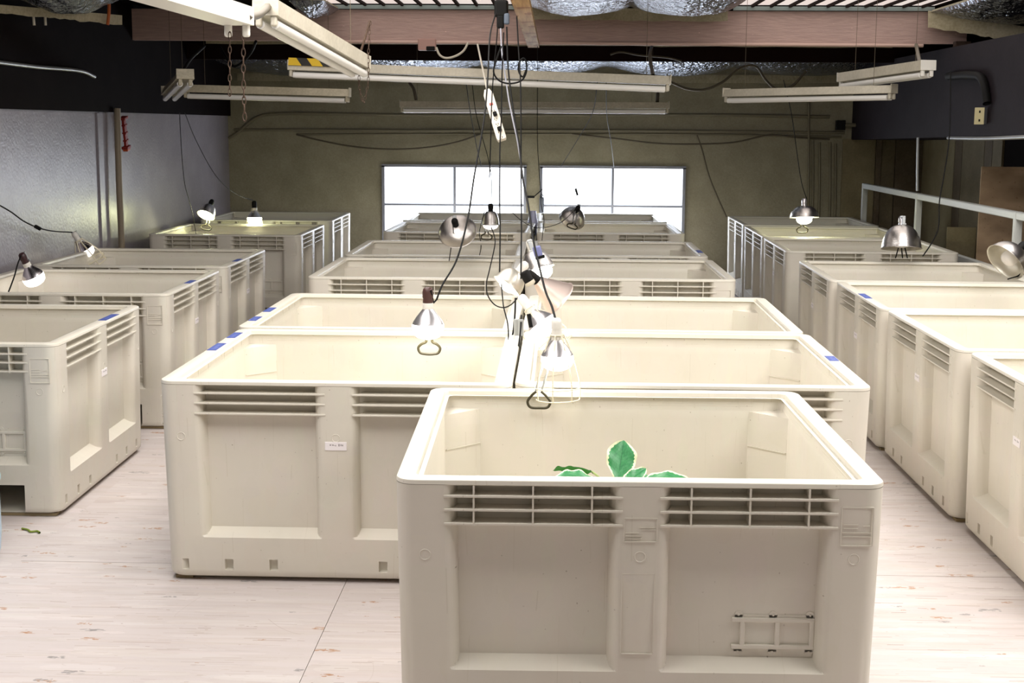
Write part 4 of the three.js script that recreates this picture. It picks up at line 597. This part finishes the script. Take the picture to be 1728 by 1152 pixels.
// plastic sleeve on the window post and odd things hung there
{ const p = [-0.208,0.704,-12.5], t = thing('plastic_sleeve', 'pale lavender plastic sleeve on the far bins before the window post', 'plastic bag', p); part('film', lathe([[0.03, 0.11], [0.036, 0.06], [0.05, 0.0], [0.062, -0.1], [0.058, -0.11]], 14), new THREE.MeshPhysicalMaterial({ color: '#c8c9e2', roughness: 0.25, transmission: 0.35, thickness: 0 }), t); }
solo('hanging_tool', merge([rbox(0.05, 0.16, 0.04, 0.012), new THREE.TorusGeometry(0.018, 0.005, 6, 12).translate(0, 0.09, 0)]).translate(...[-0.146,0.769,-14.22]), std({ color: '#565a62', roughness: 0.5 }), 'dark grey object hanging at the right edge of the window post', 'tool');
solo('wall_hook', merge([rbox(0.075, 0.024, 0.03, 0.005), rod([0.03, 0, 0], [0.12, 0.08, 0], 0.005)]).translate(...[-0.258,0.855,-14.2]), blackRubber, 'small black hook on the window post', 'hook');
solo('loose_plug', rbox(0.018, 0.06, 0.018, 0.005).rotateZ(0.3).translate(...[0.171,1.046,-11.3]), blackRubber, 'tiny dark plug hanging before the right window', 'plug');
{ const t = thing('phone_charger', 'blue grey power adapter wedged in the top of the lamp tangle', 'adapter', [-0.083,0.999,-6.4]); t.rotation.z = 0.25; part('body', rbox(0.04, 0.05, 0.03, 0.008), std({ color: '#7f83b4', roughness: 0.4 }), t); part('plug', rbox(0.045, 0.014, 0.03, 0.004, 0.005, -0.03, 0), blackRubber, t); }
{ const t = thing('socket_adapter', 'black socket with a pale band stuck in the middle of the lamp tangle', 'socket', [-0.119,0.947,-5.75]); t.rotation.z = 0.55; part('body', lathe([[0.0005, 0.03], [0.018, 0.028], [0.021, 0.02], [0.021, -0.02], [0.018, -0.024]], 18), blackRubber, t); part('band', lathe([[0.0215, -0.02], [0.022, -0.022], [0.022, -0.034], [0.017, -0.038]], 18), std({ color: '#cfc6b2', roughness: 0.5 }), t); }
// pale blue barrel at the left edge
{ const t = thing('plastic_barrel', 'pale blue plastic barrel barely in view at the left edge', 'barrel', [-2.253, 0, -4.63]); const m = std({ color: '#b4cfe0', roughness: 0.4 });
  part('body', lathe([[0.0005, 0], [0.22, 0], [0.245, 0.012], [0.262, 0.05], [0.268, 0.12], [0.268, 0.3], [0.274, 0.31], [0.274, 0.325], [0.268, 0.335], [0.268, 0.56], [0.274, 0.57], [0.274, 0.585], [0.268, 0.595], [0.262, 0.84], [0.25, 0.87], [0.23, 0.88]], 48), m, t); part('lid', lathe([[0.235, 0.876], [0.26, 0.88], [0.262, 0.9], [0.24, 0.905], [0.0005, 0.9]], 48), m, t); }
// ---------------------------------------------------------------- the plant in the front bin
{
  const leafTex = canvasTexture(256, 512, (g, w, h) => {
    g.fillStyle = '#e9ecc6'; g.fillRect(0, 0, w, h);
    g.fillStyle = '#3f8f56'; g.beginPath(); g.moveTo(w * 0.5, h); for (let i = 0; i <= 40; i++) { const v = i / 40; g.lineTo(w * (0.5 + (0.43 + 0.02 * Math.sin(i * 2.1)) * Math.pow(Math.sin(Math.PI * (0.04 + 0.94 * v)), 0.25)), h * (1 - v)); } for (let i = 40; i >= 0; i--) { const v = i / 40; g.lineTo(w * (0.5 - (0.43 + 0.02 * Math.sin(i * 1.7 + 1)) * Math.pow(Math.sin(Math.PI * (0.04 + 0.94 * v)), 0.25)), h * (1 - v)); } g.fill();
    for (let i = 0; i < 60; i++) { g.fillStyle = `rgba(${rnd() < 0.5 ? '96,160,112' : '38,112,66'},${rr(0.15, 0.5)})`; g.beginPath(); g.ellipse(rr(w * 0.15, w * 0.85), rr(h * 0.08, h * 0.92), rr(4, 16), rr(14, 60), rr(-0.5, 0.5), 0, 7); g.fill(); }
    g.strokeStyle = 'rgba(30,90,52,0.8)'; g.lineWidth = 4; g.beginPath(); g.moveTo(w / 2, h); g.lineTo(w / 2, 0); g.stroke(); g.lineWidth = 1.6; for (let i = 1; i < 12; i++) for (const s of [-1, 1]) { g.beginPath(); g.moveTo(w / 2, h * (1 - i / 13)); g.quadraticCurveTo(w * (0.5 + s * 0.2), h * (1 - i / 13 - 0.05), w * (0.5 + s * 0.42), h * (1 - i / 13 - 0.16)); g.stroke(); }
  });
  const leafMat = new THREE.MeshPhysicalMaterial({ map: leafTex, roughness: 0.42, transmission: 0.0, side: THREE.DoubleSide });
  const leafDark = new THREE.MeshPhysicalMaterial({ color: '#1d5210', roughness: 0.8, specularIntensity: 0.15, side: THREE.DoubleSide }), stemMat = std({ color: '#b9cc86', roughness: 0.5 });
  const t = thing('variegated_plant', 'leafy green plant with cream leaf margins standing inside the front bin', 'plant', [0.4, 0.17, -4.0]);
  function leaf(base, tip, normal, width, curl, fold, m, wav = 0.004, o = 0.85) {
    const B = V(base), T = V(tip), L = B.distanceTo(T), y = T.clone().sub(B).normalize(), x = new THREE.Vector3().crossVectors(y, V(normal)).normalize(), z = new THREE.Vector3().crossVectors(x, y), nu = 10, nv = 18, pos = [], uv = [], idx = [];
    for (let j = 0; j <= nv; j++) for (let i = 0; i <= nu; i++) {
      const v = j / nv, u = (i / nu) * 2 - 1, w = width / 2 * Math.pow(Math.sin(Math.PI * Math.pow(v, o) * 0.985 + 0.012), 0.62) * (1 + 0.02 * Math.sin(v * 19));
      const p = B.clone().addScaledVector(y, v * L).addScaledVector(x, u * w).addScaledVector(z, curl * L * (v - v * v * 1.0) * 2 - curl * L * v * v * 0.6 + fold * Math.abs(u) * w + wav * Math.sin(v * 17 + u * 2) * u * u);
      p.sub(t.position); pos.push(p.x, p.y, p.z); uv.push(i / nu, v);
    }
    for (let j = 0; j < nv; j++) for (let i = 0; i < nu; i++) { const a = j * (nu + 1) + i, c = a + nu + 1; idx.push(a, a + 1, c, a + 1, c + 1, c); }
    const g = new THREE.BufferGeometry(); g.setAttribute('position', new THREE.Float32BufferAttribute(pos, 3)); g.setAttribute('uv', new THREE.Float32BufferAttribute(uv, 2)); g.setIndex(idx); g.computeVertexNormals(); part('leaf', g, m, t);
    const r = V([0.4, 0.36, -4.0]); part('stem', tube([[0, 0.16, 0], [(B.x - 0.4) * 0.5, 0.2 + (B.y - 0.4) * 0.5, (B.z + 4) * 0.4], [B.x - 0.4, B.y - 0.17, B.z + 4]], 0.0035), stemMat, t);
  }
  leaf([0.195,0.524,-3.98], [0.216,0.637,-4.06], [0.05, 0.1, 1], 0.094, 0.0, 0.1, leafMat, 0.004, 1.35);
  leaf([0.118,0.549,-4.02], [0.006,0.58,-3.95], [-0.1, 0.99, 0.04], 0.1, 0.15, -0.18, leafDark);
  leaf([0.128,0.553,-3.9], [0.013,0.58,-3.86], [0, 0.9, 0.45], 0.075, 0.14, -0.2, leafMat);
  leaf([0.209,0.54,-3.9], [0.278,0.576,-3.96], [-0.35, 0.5, 0.8], 0.05, 0.0, 0.25, leafMat);
  leaf([0.256,0.55,-3.88], [0.393,0.58,-3.84], [0.1, 0.85, 0.5], 0.085, 0.12, -0.15, leafMat);
  leaf([0.24,0.509,-3.95], [0.351,0.504,-4.2], [0.1, 0.9, 0.35], 0.07, 0.1, -0.1, leafMat);
  part('pot', lathe([[0.0005, 0], [0.085, 0], [0.105, 0.15], [0.112, 0.152], [0.112, 0.17], [0.1, 0.17], [0.096, 0.15], [0.0005, 0.15]], 28), std({ color: '#7a4a34', roughness: 0.7 }), t);
}
// green leaf scrap on the floor at left
{ const p = [-2.036,0.003,-5.09], l = [[-0.05, 0.012], [-0.02, 0.004], [0.0, -0.008], [0.022, -0.004], [0.04, -0.014]].map(([a, b]) => [p[0] + a, 0.004, p[2] - b * 2]); solo('leaf_scrap', tube(l, 0.0042, 24), std({ color: '#7f8f34', roughness: 0.6 }), 'shrivelled green leaf scrap on the floor by the left bin', 'leaf'); }
renderer.render(scene, camera);
